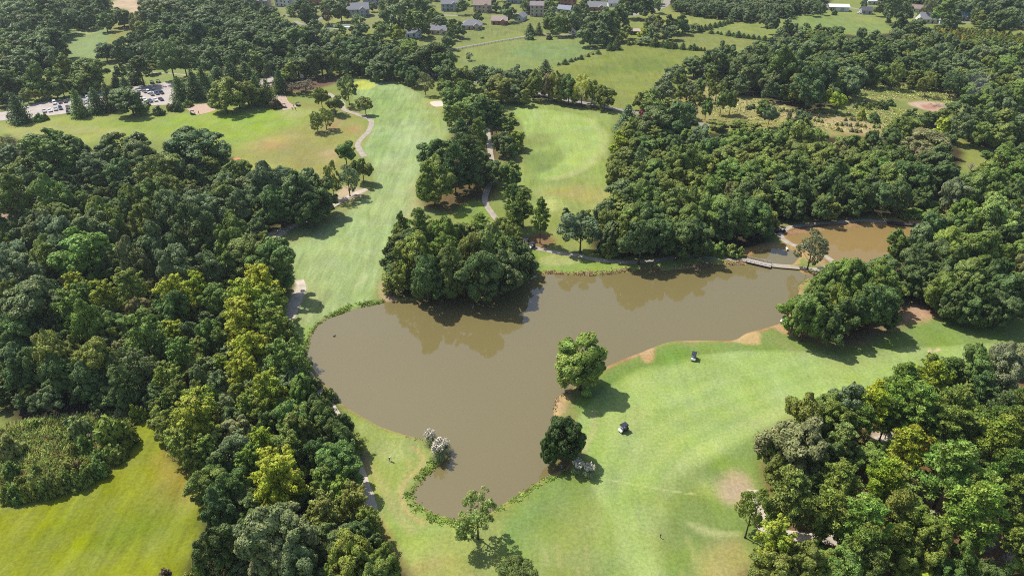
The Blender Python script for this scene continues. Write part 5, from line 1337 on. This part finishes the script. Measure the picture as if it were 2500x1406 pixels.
for so in reversed(LOWOBJ):
    oi_ = gn.new("GeometryNodeObjectInfo"); oi_.inputs["Object"].default_value = so; oi_.inputs["As Instance"].default_value = True
    gl.new(oi_.outputs["Geometry"], join.inputs[0])
iop = gn.new("GeometryNodeInstanceOnPoints"); iop.inputs["Pick Instance"].default_value = True
def named(n, t):
    q = gn.new("GeometryNodeInputNamedAttribute"); q.data_type = t; q.inputs["Name"].default_value = n
    return q.outputs["Attribute"]
gl.new(gi.outputs[0], iop.inputs["Points"]); gl.new(join.outputs[0], iop.inputs["Instance"])
gl.new(named("shape", 'INT'), iop.inputs["Instance Index"])
gl.new(named("size", 'FLOAT_VECTOR'), iop.inputs["Scale"])
gl.new(named("turn", 'FLOAT_VECTOR'), iop.inputs["Rotation"])
gl.new(iop.outputs[0], go.inputs[0])
wd.modifiers.new("trees", 'NODES').node_group = ng
tag(wd, "unbroken mass of trees filling the woods between the separate crowns", "wood", kind="stuff")
print("woodland trees", len(WA))

# ------------------------------------------------------------------ bank growth, scrub, tufts
rngB = np.random.default_rng(17)
def tufts(name, pos, hgt, hues, label, cat, blades=7, wdt=.14):
    """upright ragged blades in small tufts"""
    n = len(pos); VVv, CC = [], []
    for b in range(blades):
        a = rngB.uniform(0, 6.283, n); ln_ = hgt * rngB.uniform(.35, 1.3, n); tilt = rngB.uniform(.5, 1.8, n)
        base = pos + np.stack([rngB.normal(size=n) * .22, rngB.normal(size=n) * .22, np.zeros(n)], 1)
        d = np.stack([np.cos(a) * tilt, np.sin(a) * tilt, np.ones(n)], 1); d = unit(d) * ln_[:, None]
        side = np.stack([-np.sin(a), np.cos(a), np.zeros(n)], 1) * (wdt * rngB.uniform(.6, 1.4, n))[:, None]
        VVv.append(np.stack([base - side, base + side, base + d * .7 + side * .8, base + d - side * .3], 1))
        c = np.array([HUE[h] for h in rngB.choice(list(hues), n)]) * rngB.uniform(.8, 1.25, (n, 1))
        CC.append(np.repeat(np.concatenate([c, np.ones((n, 1))], 1)[:, None], 4, 1))
    v = np.concatenate(VVv).reshape(-1, 3); f = np.arange(len(v)).reshape(-1, 4)
    o = mesh_obj(name, v, f, LEAF_STUFF)
    at_ = o.data.attributes.new("tint", 'FLOAT_COLOR', 'POINT'); at_.data.foreach_set("color", np.concatenate(CC).reshape(-1, 4).astype(np.float32).ravel())
    return tag(o, label, cat, kind="stuff")
HUE.update({'1': (.25, .36, .06), '2': (.21, .31, .07), '3': (.46, .30, .18), '4': (.56, .44, .25), '5': (.30, .22, .11), '6': (.50, .52, .17), '7': (.36, .44, .10), '8': (.26,.16,.08)})
def along(pts, half, dens, water=True):
    P = catmull(wpoly(pts, -.2), False, 6); seg = np.linalg.norm(np.diff(P, axis=0), axis=1); cum = np.concatenate([[0], np.cumsum(seg)])
    n = int(cum[-1] * half * 2 * dens); s = rngB.uniform(0, cum[-1], n)
    X, Y = np.interp(s, cum, P[:, 0]) + rngB.normal(size=n) * half * .55, np.interp(s, cum, P[:, 1]) + rngB.normal(size=n) * half * .55
    sd = sdist(X, Y, WATERS[0]); k = (sd > .05) & (rngB.random(n) < sstep(.28, .62, vnoise(X, Y, 3.2, 41)) * .9 + .1)
    return np.stack([X, Y, np.clip(WZ + sd * .36, WZ, 0)], 1)[k]
reeds = [([(935,738),(905,741),(868,747),(830,762),(800,780),(772,802),(756,830),(745,856),(738,870)], 1.7), ([(1076,1116),(1066,1124),(1047,1144),(1018,1179),(1000,1199),(1000,1225),(1018,1242),(1047,1259),(1089,1275),(1125,1281),(1190,1268)], 1.5), ([(1205,1250),(1222,1242),(1246,1228),(1300,1194),(1334,1173),(1376,1155),(1405,1158)], .9), ([(985,1064),(1035,1077),(1060,1090)], .5), ([(1948,704),(1960,690),(1985,681)], .5)]
tufts("bank_reeds", np.concatenate([along(p, h * .8, 7) for p, h in reeds]), .36, "1122l", "bright green reeds and weeds along the pond's banks", "reeds", 7)
dry = [([(1310,668),(1350,666),(1400,669),(1460,670),(1500,665),(1540,661),(1580,655),(1620,657),(1660,654),(1700,652),(1725,647),(1750,642),(1790,645),(1822,642)], 1.6), ([(1880,655),(1920,659),(1950,664)], .9), ([(1350,1020),(1354,993),(1366,968),(1393,954)], .6), ([(1832,625),(1845,614),(1880,604)], 1.4)]
tufts("dry_bank_grass", np.concatenate([along(p, h, 5) for p, h in dry]), .36, "334588", "dry tan and rusty grass matted along the pond's banks", "grass", 6)
def scatter(poly, n):
    P = wpoly(poly); lo, hi = P.min(0), P.max(0)
    X, Y = rngB.uniform(lo[0], hi[0], n), rngB.uniform(lo[1], hi[1], n)
    k = sdist(X, Y, P) < 0
    return np.stack([X[k], Y[k], np.zeros(k.sum())], 1)
tufts("scrub_weeds", scatter([(0,1050),(90,1025),(330,1008),(312,1080),(215,1165),(110,1208),(25,1212),(-30,1120)], 5200), 1.5, "677om8d", "tall tangled weeds covering the scrub patch in the meadow", "weeds", 8, .17)
tufts("field_weeds", np.concatenate([scatter([(2050,240),(2140,203),(2250,206),(2370,225),(2360,262),(2300,250),(2200,240),(2100,262)], 1500), scatter([(1690,200),(1780,225),(1960,275),(2150,320),(1990,325),(1740,300)], 1700), scatter([(2070,262),(2200,265),(2270,285),(2150,310),(2060,290)], 900), scatter([(2200,490),(2330,500),(2310,530),(2210,535)], 500)]), .8, "4667o", "pale rough grass and weeds on the far right clearings", "weeds", 6, .2)

# pampas grass
def pampas_mesh(seed):
    rng = np.random.default_rng(seed); V, F = [], []
    for k in range(240):
        a = rng.uniform(0, 6.283); L = rng.uniform(1.2, 2.1); w = .05; out = rng.uniform(.35, 1.25)
        e = np.array([math.cos(a), math.sin(a), 0]); s = np.array([-e[1], e[0], 0]) * w
        p = [np.array([0, 0, 0]) + e * .15 * rng.random(), e * out * .45 + np.array([0, 0, L * .75]), e * out + np.array([0, 0, L * .8]), e * out * 1.35 + np.array([0, 0, L * .45])]
        b = len(V)
        for i, q in enumerate(p): V += [q - s * (1 - i * .25), q + s * (1 - i * .25)]
        F += [(b + 2*i, b + 2*i + 1, b + 2*i + 3, b + 2*i + 2) for i in range(3)]
    PV, PF = [], []
    for k in range(40):
        a = rng.uniform(0, 6.283); r = rng.uniform(.1, .95); z = rng.uniform(1.7, 2.5)
        base = np.array([math.cos(a) * r, math.sin(a) * r, z]); d = unit(np.array([math.cos(a) * .3, math.sin(a) * .3, 1]))
        n = 26; t = rng.uniform(0, .75, n)
        pos = base + d * t[:, None] + rng.normal(size=(n, 3)) * (.09 * np.sin(math.pi * (t / .75) * .9 + .2))[:, None]
        v, f = cards(rng, pos, ball(rng, n), .26, .5)
        PF.append(f + sum(len(q) for q in PV)); PV.append(v)
    return np.array(V), F, np.concatenate(PV), np.concatenate(PF)
PLUME = plain("pampas_plume", (.74, .68, .54), .9, .1, var=.15); PBLADE = leaf_mat("pampas_blades")
HUE['j'] = (.30, .36, .17)
for i, (px, py, wp, lb) in enumerate(((1052,1082,36,"back left pampas grass clump on the near left bank"), (1073,1117,46,"largest pampas grass clump, front of the near left bank"), (1088,1098,30,"right pampas grass clump at the water on the left bank"), (1410,1152,34,"left pampas grass clump below the dark pond-side tree"), (1437,1160,34,"right pampas grass clump with tan plumes by the fairway"))):
    V, F, PV, PF = pampas_mesh(i); x, y, _ = at(px, py); s = wp / scale_at(px, py) / 2.7
    rt = empty("pampas_grass", (x, y, -.1), i); rt.scale = (s, s, s * 1.0)
    o = mesh_obj("blades", V, F, PBLADE, rt); o.color = (*HUE['j'], 1)
    mesh_obj("plumes", PV, PF, PLUME, rt)
    tag(rt, lb, "pampas grass", "pampas grass by the pond")
# orchard rows
oi = 0
for t, (x0, x1, y0, y1, nx, ny) in enumerate(((150, 560, 955, 1030, 12, 3), (650, 1000, 1030, 1125, 10, 3))):
    for i in range(nx):
        for j in range(ny):
            r_ = random.Random(t * 99 + i * 7 + j)
            zx = x0 + (x1 - x0) * i / (nx - 1) + r_.uniform(-12, 12); zy = y0 + (y1 - y0) * j / (ny - 1) + (zx - x0) * .06 + r_.uniform(-6, 6)
            if r_.random() < .2: continue
            n0 = len(PLACED)
            add_tree('B', 'gwn'[r_.randrange(3)], 1860 + zx / 3.516, 0, r_.uniform(30, 46) / 3.516, '', '', base=zy / 3.516, top=(zy - r_.uniform(28, 45)) / 3.516)
            tag(PLACED[-1]['root'], "pale grey-green shrub in the " + ("upper" if t == 0 else "lower") + " rows on the bare tan strip", "shrub", "shrubs planted in rows on the " + ("upper" if t == 0 else "lower") + " bare strip")
            PLACED[-1]['root'].name = "orchard_shrub"

# ------------------------------------------------------------------ footbridges and pipe
PLANK = plain("weathered_planks", (.42, .38, .35), .9, .15, var=.2, scale=2.5)
def bridge(p0, p1, width, label, dark=False, rail=True):
    a, b = Vector(at(*p0, .25)), Vector(at(*p1, .25)); d = b - a; L = d.length + .6
    root = empty("footbridge", ((a.x + b.x) / 2, (a.y + b.y) / 2, 0), math.atan2(d.y, d.x))
    mat = DARKM if dark else PLANK
    mb = MB(); n = int(L / .3)
    for k in range(n): mb.box((-L/2 + (k + .5) * L / n, 0, .24), (L / n - .03, width, .08))
    mb.build("deck", mat, root)
    MB().box((0, -width/2 + .15, .1), (L, .16, .2)).box((0, width/2 - .15, .1), (L, .16, .2)).build("beams", DARKM, root)
    for k in range(5):
        for s in (-1, 1): MB().tube([(-L/2 + .8 + (L - 1.6) * k / 4, s * (width/2 - .15), -1.6), (-L/2 + .8 + (L - 1.6) * k / 4, s * (width/2 - .15), .05)], .13, 7).build("pile", BARK, root)
    if rail:
        for s in (-1, 1):
            mb = MB()
            mb.box((0, s * (width/2 - .06), 1.05), (L, .12, .10)).box((0, s * (width/2 - .06), .66), (L, .06, .09))
            for k in range(7): mb.box((-L/2 + .3 + (L - .6) * k / 6, s * (width/2 - .06), .66), (.11, .10, .77))
            mb.build("hand_rail", mat, root)
    tag(root, label, "footbridge")
bridge((1824,635), (1881,648), 2.6, "pale wooden cart bridge over the inlet at the pond's far end")
bridge((2168,543), (2236,548), 2.2, "dark narrow plank bridge at the far end of the upper pond", True, False)
x, y, _ = at(1922, 609, -.1)
rt = empty("drain_pipe", (x, y, 0), 0)
MB().tube([(0, .9, .0), (0, -.5, -.12)], .38, 12).build("barrel", WHITE, rt); MB().tube([(0, -.5, -.12), (0, -.56, -.125)], .30, 12).build("mouth", DARKM, rt)
tag(rt, "white drain pipe end in the causeway bank", "pipe")

# ------------------------------------------------------------------ cars
TYRE = plain("tyre_rubber", (.02, .02, .02), .8, .2)
CARC = {'white': (.72, .72, .72), 'silver': (.45, .46, .48), 'black': (.02, .02, .025), 'blue': (.04, .07, .16), 'grey': (.16, .17, .18), 'red': (.32, .04, .03)}
CM = {k: plain("paint_" + k, v, .3, .6, var=.03) for k, v in CARC.items()}
def make_car(colour, suv, x, y, rz, label):
    rt = empty("parked_car", (x, y, .04), rz)
    H = 1.75 if suv else 1.45
    b = MB()
    b.prism([(-2.25, .45), (-2.25, .85), (-2.1, .98), (-1.0, 1.02), (1.0, 1.0), (2.05, .86), (2.28, .68), (2.28, .42), (1.9, .3), (-1.95, .3)], -.88, .88, 'y')
    r0, r1 = (-1.95, .55) if suv else (-1.25, .4)
    b.prism([(r0, H - .06), (r0 + .12, H), (r1 - .1, H), (r1, H - .06)], -.68, .68, 'y')
    b.build("body", CM[colour], rt)
    fr = (-2.1 if suv else -1.75)
    g = MB()
    v = []
    for s in (-1, 1): v += [(fr, s * .80, 1.0), (1.15, s * .80, 1.0), (r1, s * .66, H - .05), (r0, s * .66, H - .05)]
    g.add(v, [(0, 1, 2, 3), (7, 6, 5, 4), (0, 4, 5, 1), (1, 5, 6, 2), (2, 6, 7, 3), (3, 7, 4, 0)])
    g.build("glasshouse", GLASS, rt)
    for sx in (-1.35, 1.4):
        for sy in (-.82, .82):
            MB().tube([(sx, sy - .11, .33), (sx, sy + .11, .33)], .33, 10).build("wheel", TYRE, rt)
    for sy in (-.6, .6): MB().box((2.27, sy, .68), (.06, .36, .14)).build("headlight", WHITE, rt)
    tag(rt, label, "car", "cars in the car park")
CARS = [(470,893,'white',1,0),(518,885,'black',1,0),(562,878,'black',0,0),(382,962,'silver',0,0),(432,957,'white',0,0),(480,946,'silver',0,0),(522,938,'blue',1,0),(583,932,'black',0,0),(588,974,'black',1,0),(625,920,'white',0,0),(755,850,'white',1,0),(740,885,'silver',0,0),(748,938,'white',0,0),(690,868,'grey',0,0),(910,815,'white',1,1),(1190,780,'silver',0,1),(1275,800,'white',1,1),(1305,818,'grey',0,1),(1348,810,'blue',1,1),(1388,805,'black',1,1),(1292,876,'blue',0,1),(1335,868,'white',0,1),(1384,862,'black',0,1),(1312,765,'silver',0,1),(1245,795,'grey',0,1),(1240,868,'white',0,1)]
cb = defaultdict(list)
for c in CARS: cb[(c[2], c[3], c[4])].append(c)
for (colr, suv, lot), L in cb.items():
    for i, c in enumerate(sorted(L)):
        x, y, _ = at(c[0] / 3.516, c[1] / 3.516)
        w = rank_word(i, len(L)).replace('the left one', 'the left of two').replace('the right one', 'the right of two')
        make_car(colr, suv, x, y, math.atan2(-.83, .55) + (lot * .12) + random.Random(i).uniform(-.05, .05), f"{colr} {'tall car' if suv else 'saloon car'} parked in the {'left' if lot == 0 else 'right'} part of the far car park" + (', ' + w if w else ''))
for px, py, c, lb in ((2096,34,'white',"white car on the drive beside the small dark-roofed house"), (2104,35,'silver',"silver car on the drive beside the small dark-roofed house"), (1405,85,'white',"white car parked before the white house end on the far lane"), (655,177,'white',"white car in the clubhouse yard, farther one"), (650,188,'grey',"grey car in the clubhouse yard, nearer one"), (800,46,'red',"red car near the swimming pool drive")):
    x, y, _ = at(px, py); make_car(c, 0, x, y, 1.9, lb)

# ------------------------------------------------------------------ golf carts
SEAT = plain("cart_seat", (.30, .27, .23), .6, .3); CANOPY = plain("cart_canopy", (.035, .04, .06), .8, .15); STEEL = plain("cart_steel", (.05, .05, .05), .4, .5)
BAGM = plain("golf_bag", (.05, .06, .12), .7, .3)
def make_cart():
    rt = empty("golf_cart", (0, 0, 0))
    b = MB()
    b.prism([(-1.15, .35), (-1.2, .75), (-.75, .85), (-.35, .55), (.45, .38), (.75, .42), (.85, .85), (1.1, .80), (1.28, .5), (1.2, .28), (-1.0, .28)], -.56, .56, 'y')
    b.build("body", CANOPY, rt)
    MB().prism([(.70, .45), (.80, .90), (1.12, .84), (1.31, .5), (1.24, .30), (.74, .30)], -.60, .60, 'y').build("front_cowl", WHITE, rt)
    MB().box((-.3, 0, .72), (.5, 1.05, .16)).box((-.58, 0, 1.02), (.12, 1.05, .5)).build("seat", SEAT, rt)
    r = MB(); r.prism([(-1.0, 1.86), (-.9, 1.95), (.75, 1.97), (.9, 1.88), (.9, 1.84), (-1.0, 1.82)], -.64, .64, 'y'); r.build("canopy", CANOPY, rt)
    for sx, tx in ((.85, .62), (-.72, -.8)):
        for sy in (-.54, .54): MB().tube([(sx, sy, .8), (tx, sy, 1.84)], .028, 5).build("post", STEEL, rt)
    m = MB(); m.add([(.88, -.52, .86), (.88, .52, .86), (.68, .52, 1.78), (.68, -.52, 1.78)], [(0, 1, 2, 3)])
    gm2, n2_, l2_, p2_ = (CLEAR, None, None, None) if 'CLEAR' in globals() else new_mat("windscreen")
    if p2_ is not None:
        p2_.inputs["Transmission Weight"].default_value = .85; p2_.inputs["Roughness"].default_value = .05; p2_.inputs["Base Color"].default_value = (.8, .85, .88, 1)
        globals()['CLEAR'] = gm2
    m.build("windscreen", gm2, rt)
    MB().tube([(.5, .28, .95), (.62, .28, 1.0)], .17, 10).build("steering_wheel", STEEL, rt)
    for sx in (-.85, .85):
        for sy in (-.52, .52):
            MB().tube([(sx, sy - .1, .22), (sx, sy + .1, .22)], .22, 10).build("wheel", TYRE, rt)
    MB().tube([(-1.0, .22, .72), (-1.12, .24, 1.5)], [.14, .12], 8).build("golf_bag", BAGM, rt)
    return rt
cart0 = None
for px, py, rz, lb in ((1522,1051,math.atan2(-.55,-.83),"white-fronted golf cart with dark canopy on the near right fairway"), (1693,876,math.atan2(-.93,-.35),"golf cart on the fairway nearest the pond's right bank"), (1915,790,2.6,"dark golf cart under the tree clump at the pond's right bank"), (1909,566,2.2,"golf cart in the shade on the upper pond path"), (1893,567,2.5,"second cart in the shade left of the upper pond path"), (1283,596,-2.8,"left golf cart under the pines by the pond-side path"), (1299,605,-2.4,"right golf cart under the pines by the pond-side path"), (471,280,0.3,"golf cart on the concrete apron beside the range"), (372,205,1.2,"left cart on the lawn above the car park"), (387,203,1.0,"right cart on the lawn above the car park"), (694,263,.2,"golf cart in the shade on the range tee path"), (728,259,.6,"golf cart at the right end of the range tee path")):
    x, y, _ = at(px, py)
    if cart0 is None: c = cart0 = make_cart()
    else: c = copy_tree(cart0)
    c.location = (x, y, .035); c.rotation_euler = (0, 0, rz)
    tag(c, lb, "golf cart", "golf carts on the course")

# ------------------------------------------------------------------ people
SKIN = plain("skin", (.45, .28, .20), .6, .3, var=.04); HAIR = plain("hair", (.05, .035, .025), .7, .3)
CLOTH = {k: plain("cloth_" + k, v, .9, .1, var=.06) for k, v in {'white': (.78, .78, .76), 'dark': (.03, .03, .04), 'blue': (.06, .12, .35), 'red': (.4, .05, .05), 'khaki': (.35, .28, .18), 'grey': (.25, .25, .26)}.items()}
def skin_mesh(name, pts, edges, rad, mat, parent, sub=1):
    me = bpy.data.meshes.new(name); me.from_pydata(pts, edges, []); me.update()
    o = bpy.data.objects.new(name, me); COL.objects.link(o)
    s = o.modifiers.new("skin", 'SKIN'); s.use_smooth_shade = True
    if not me.skin_vertices: 
        bpy.context.view_layer.objects.active = o
    for i, v in enumerate(me.skin_vertices[0].data):
        v.radius = (rad[i], rad[i] * .85) if not hasattr(rad[i], '__len__') else rad[i]
    me.skin_vertices[0].data[0].use_root = True
    u = o.modifiers.new("sub", 'SUBSURF'); u.levels = sub; u.render_levels = sub
    me.materials.append(mat); o.parent = parent
    return o
def person(px, py, rz, shirt, trousers, label, putt=False, cap=None):
    x, y, _ = at(px, py)
    rt = empty("person", (x, y, .0), rz)
    b = .30 if putt else .06                    # forward bend of the trunk
    hip = (0, 0, .92); ch = (b, 0, 1.30 if putt else 1.34); nk = (b * 1.45, 0, 1.46 if putt else 1.52); hd = (b * 1.7, 0, 1.62 if putt else 1.67)
    hz = .78 if putt else .86; hx = .48 if putt else .18
    P = [hip, (b * .4, 0, 1.1), ch, nk, hd,
         (b * 1.2, .19, 1.38), (hx * .7 + .05, .20, 1.10), (hx, .06 if putt else .24, hz), (b * 1.2, -.19, 1.38), (hx * .7 + .05, -.20, 1.10), (hx, -.04 if putt else -.24, hz - .04),
         (0, .11, .84), (.05, .14, .48), (0, .15, .09), (.16, .16, .05), (0, -.11, .84), (.05, -.14, .48), (0, -.15, .09), (.16, -.16, .05)]
    E = [(0,1),(1,2),(2,3),(3,4),(2,5),(5,6),(6,7),(2,8),(8,9),(9,10),(0,11),(11,12),(12,13),(13,14),(0,15),(15,16),(16,17),(17,18)]
    r = [.13,.13,.15,.055,.105,.065,.045,.035,.065,.045,.035,.085,.06,.045,.04,.085,.06,.045,.04]
    body = skin_mesh("body", P, E, r, SKIN, rt)
    for s, w in ((1, 7), (-1, 10)):              # fingers, bent round the grip
        hp = Vector(P[w])
        for k in range(4):
            o0 = hp + Vector((.02 * k - .03, 0, -.03)); MB().tube([o0, o0 + Vector((.015, -s * .02, -.035)), o0 + Vector((.0, -s * .045, -.055))], [.010, .009, .007], 5).build("finger", SKIN, body)
    skin_mesh("shirt", [P[0], P[1], P[2], (b*1.3, 0, 1.43), P[5], tuple(np.array(P[5])*.45+np.array(P[6])*.55), P[8], tuple(np.array(P[8])*.45+np.array(P[9])*.55)], [(0,1),(1,2),(2,3),(2,4),(4,5),(2,6),(6,7)], [.145,.150,.17,.075,.085,.065,.085,.065], CLOTH[shirt], rt)
    skin_mesh("trousers", [P[0], P[11], P[12], (0,.15,.14), P[15], P[16], (0,-.15,.14)], [(0,1),(1,2),(2,3),(0,4),(4,5),(5,6)], [.15,.105,.078,.062,.105,.078,.062], CLOTH[trousers], rt)
    h = Vector(hd)
    MB().tube([h + Vector((-.01,0,.03)), h + Vector((-.01,0,.09)), h + Vector((-.01,0,.125))], [.115,.10,.04], 10).build("cap" if cap else "hair", CLOTH[cap] if cap else HAIR, rt, True)
    MB().box(h + Vector((.105, 0, -.015)), (.03, .028, .04)).build("nose", SKIN, rt)
    for s in (-1, 1): MB().box(h + Vector((.098, s * .036, .02)), (.012, .022, .012)).build("eye", HAIR, rt)
    for s in (-1, 1): MB().box(h + Vector((0, s * .095, .0)), (.04, .02, .055)).build("ear", SKIN, rt)
    MB().box(h + Vector((.095, 0, -.058)), (.012, .045, .01)).build("mouth", CLOTH['red'], rt)
    for s in (-1, 1): MB().box((.06, s * .155, .045), (.28, .10, .09)).build("shoe", CLOTH['white'], rt)
    tag(rt, label, "person", "people on the course")
    if putt:
        c = empty("golf_club", (x, y, 0), rz)
        MB().tube([(hx, .01, hz + .05), (hx + .22, .0, .03)], .010, 5).build("shaft", STEEL, c); MB().box((hx + .23, -.02, .025), (.05, .12, .04)).build("club_head", STEEL, c)
        tag(c, "golf club held by " + label.split(' ')[0] + " person " + ("in white on the near green" if shirt == 'white' else "in " + shirt + " on the range tee"), "golf club")
person(951, 1124, R_(-20), 'white', 'dark', "stooping person in white shirt and dark trousers on the near green", True, 'white')
person(718, 263, R_(-80), 'dark', 'khaki', "person in dark shirt on the range tee, leftmost of three", True)
person(714, 269, R_(-80), 'red', 'dark', "person in red shirt nearest the camera on the range tee", False, 'white')
person(722, 270, R_(-80), 'blue', 'khaki', "person in blue shirt on the range tee, rightmost of three", False)
person(486, 279, R_(-100), 'grey', 'dark', "person in grey standing beside the cart on the concrete apron", False, 'dark')
# ------------------------------------------------------------------ birds, markers
def bird(px, py, mat, label, z, name, leg=0.0, s=1.0):
    x, y, _ = at(px, py, z)
    rt = empty(name, (x, y, z), .4); rt.scale = (s, s, s)
    skin_mesh("body", [(0,0,.12+leg), (-.22,0,.13+leg), (-.38,0,.16+leg), (.16,0,.17+leg), (.24,0,.34+leg), (.30,0,.44+leg), (.40,0,.43+leg)], [(0,1),(1,2),(0,3),(3,4),(4,5),(5,6)], [.14,.11,.04,.09,.045,.055,.015], mat, rt, 2)
    if leg:
        for q in (-.05, .05): MB().tube([(0, q, 0), (.02, q, leg + .05)], .012, 5).build("leg", STEEL, rt)
    tag(rt, label, "bird")
bird(817, 821, plain("goose_plumage", (.05, .045, .04), .8, .2), "dark waterbird floating alone on the left of the pond", WZ, "waterbird", 0, 1.3)
bird(1725, 646, WHITE, "white bird standing on the dry far bank", -.15, "egret", .35, 1.2)
def stake(px, py, mat, label, h=1.4):
    x, y, _ = at(px, py); rt = empty("marker_post", (x, y, 0))
    MB().tube([(0, 0, 0), (0, 0, h)], .06, 7).build("post", mat, rt); MB().box((0, 0, h), (.3, .06, .3)).build("plate", mat, rt); tag(rt, label, "marker post")
YEL = plain("marker_yellow", (.75, .55, .15), .6, .3)
stake(1324, 381, YEL, "yellow marker post on the second fairway", 1.8)
stake(1612, 1312, BARK, "small brown marker post on the near right fairway", .9)
def flag(px, py, label):
    x, y, _ = at(px, py); rt = empty("flagstick", (x, y, 0)); MB().tube([(0,0,0),(0,0,2.2)], .02, 5).build("pole", WHITE, rt); m = MB(); m.add([(0,0,2.2),(.5,.05,2.05),(0,0,1.85),(0,.01,2.2),(.5,.06,2.05),(0,.01,1.85)], [(0,1,2),(5,4,3)]); m.build("flag", YEL, rt); tag(rt, label, "flag")
flag(1349, 497, "yellow flag on the green beyond the pines")
flag(890, 207, "yellow flag on the pale green at the centre fairway's top")
def brush_pile():
    x, y, _ = at(2290, 259); rng = np.random.default_rng(4); mb = MB()
    for k in range(60):
        p = rng.normal(size=3) * np.array([2.2, 1.4, .25]); p[2] = abs(p[2]) + .1; d = ball(rng, 1)[0] * np.array([1, 1, .25]); mb.tube([p, p + d * rng.uniform(1, 2.4)], [.09, .04], 5)
    o = mb.build("brush_pile", BARK_PALE); o.location = (x, y, 0); tag(o, "grey brush pile on the bare pink clearing", "brush pile")
brush_pile()
# ------------------------------------------------------------------ haze and smoke
def volume(name, lo, hi, dens, colr, label, anis=.3, shape=None):
    m = bpy.data.materials.new(name); m.use_nodes = True; nd = m.node_tree.nodes; nd.remove(nd["Principled BSDF"])
    v = nd.new("ShaderNodeVolumePrincipled"); v.inputs["Density"].default_value = dens; v.inputs["Color"].default_value = (*colr, 1); v.inputs["Anisotropy"].default_value = anis
    m.node_tree.links.new(v.outputs[0], nd["Material Output"].inputs["Volume"])
    mb = MB().box([(a + b) / 2 for a, b in zip(lo, hi)], [b - a for a, b in zip(lo, hi)])
    return tag(mb.build(name, m), label, "haze", kind="stuff")
volume("haze", (-4000, -400, -3), (4000, 3200, 126), HAZE_D, (.80, .90, 1.0), "thin blue summer haze over the far course") if (HAZE_D := 0.00009) else None
x, y, _ = at(2368, 262)
sm = MB()
rs = random.Random(2)
sm.tube([(x, y, 1), (x + 1, y + 1, 5), (x + 4, y + 3, 9), (x + 2, y + 4, 14), (x - 4, y + 6, 18)], [2.5, 4.5, 6.0, 5.5, 2.0], 14)
mt = bpy.data.materials.new("smoke"); mt.use_nodes = True; mt.node_tree.nodes.remove(mt.node_tree.nodes["Principled BSDF"])
vp = mt.node_tree.nodes.new("ShaderNodeVolumePrincipled"); vp.inputs["Density"].default_value = .007; vp.inputs["Color"].default_value = (.80, .88, 1, 1)
mt.node_tree.links.new(vp.outputs[0], mt.node_tree.nodes["Material Output"].inputs["Volume"])
tag(sm.build("smoke", mt), "thin bluish smoke drifting by the trees on the right clearing", "smoke", kind="stuff")
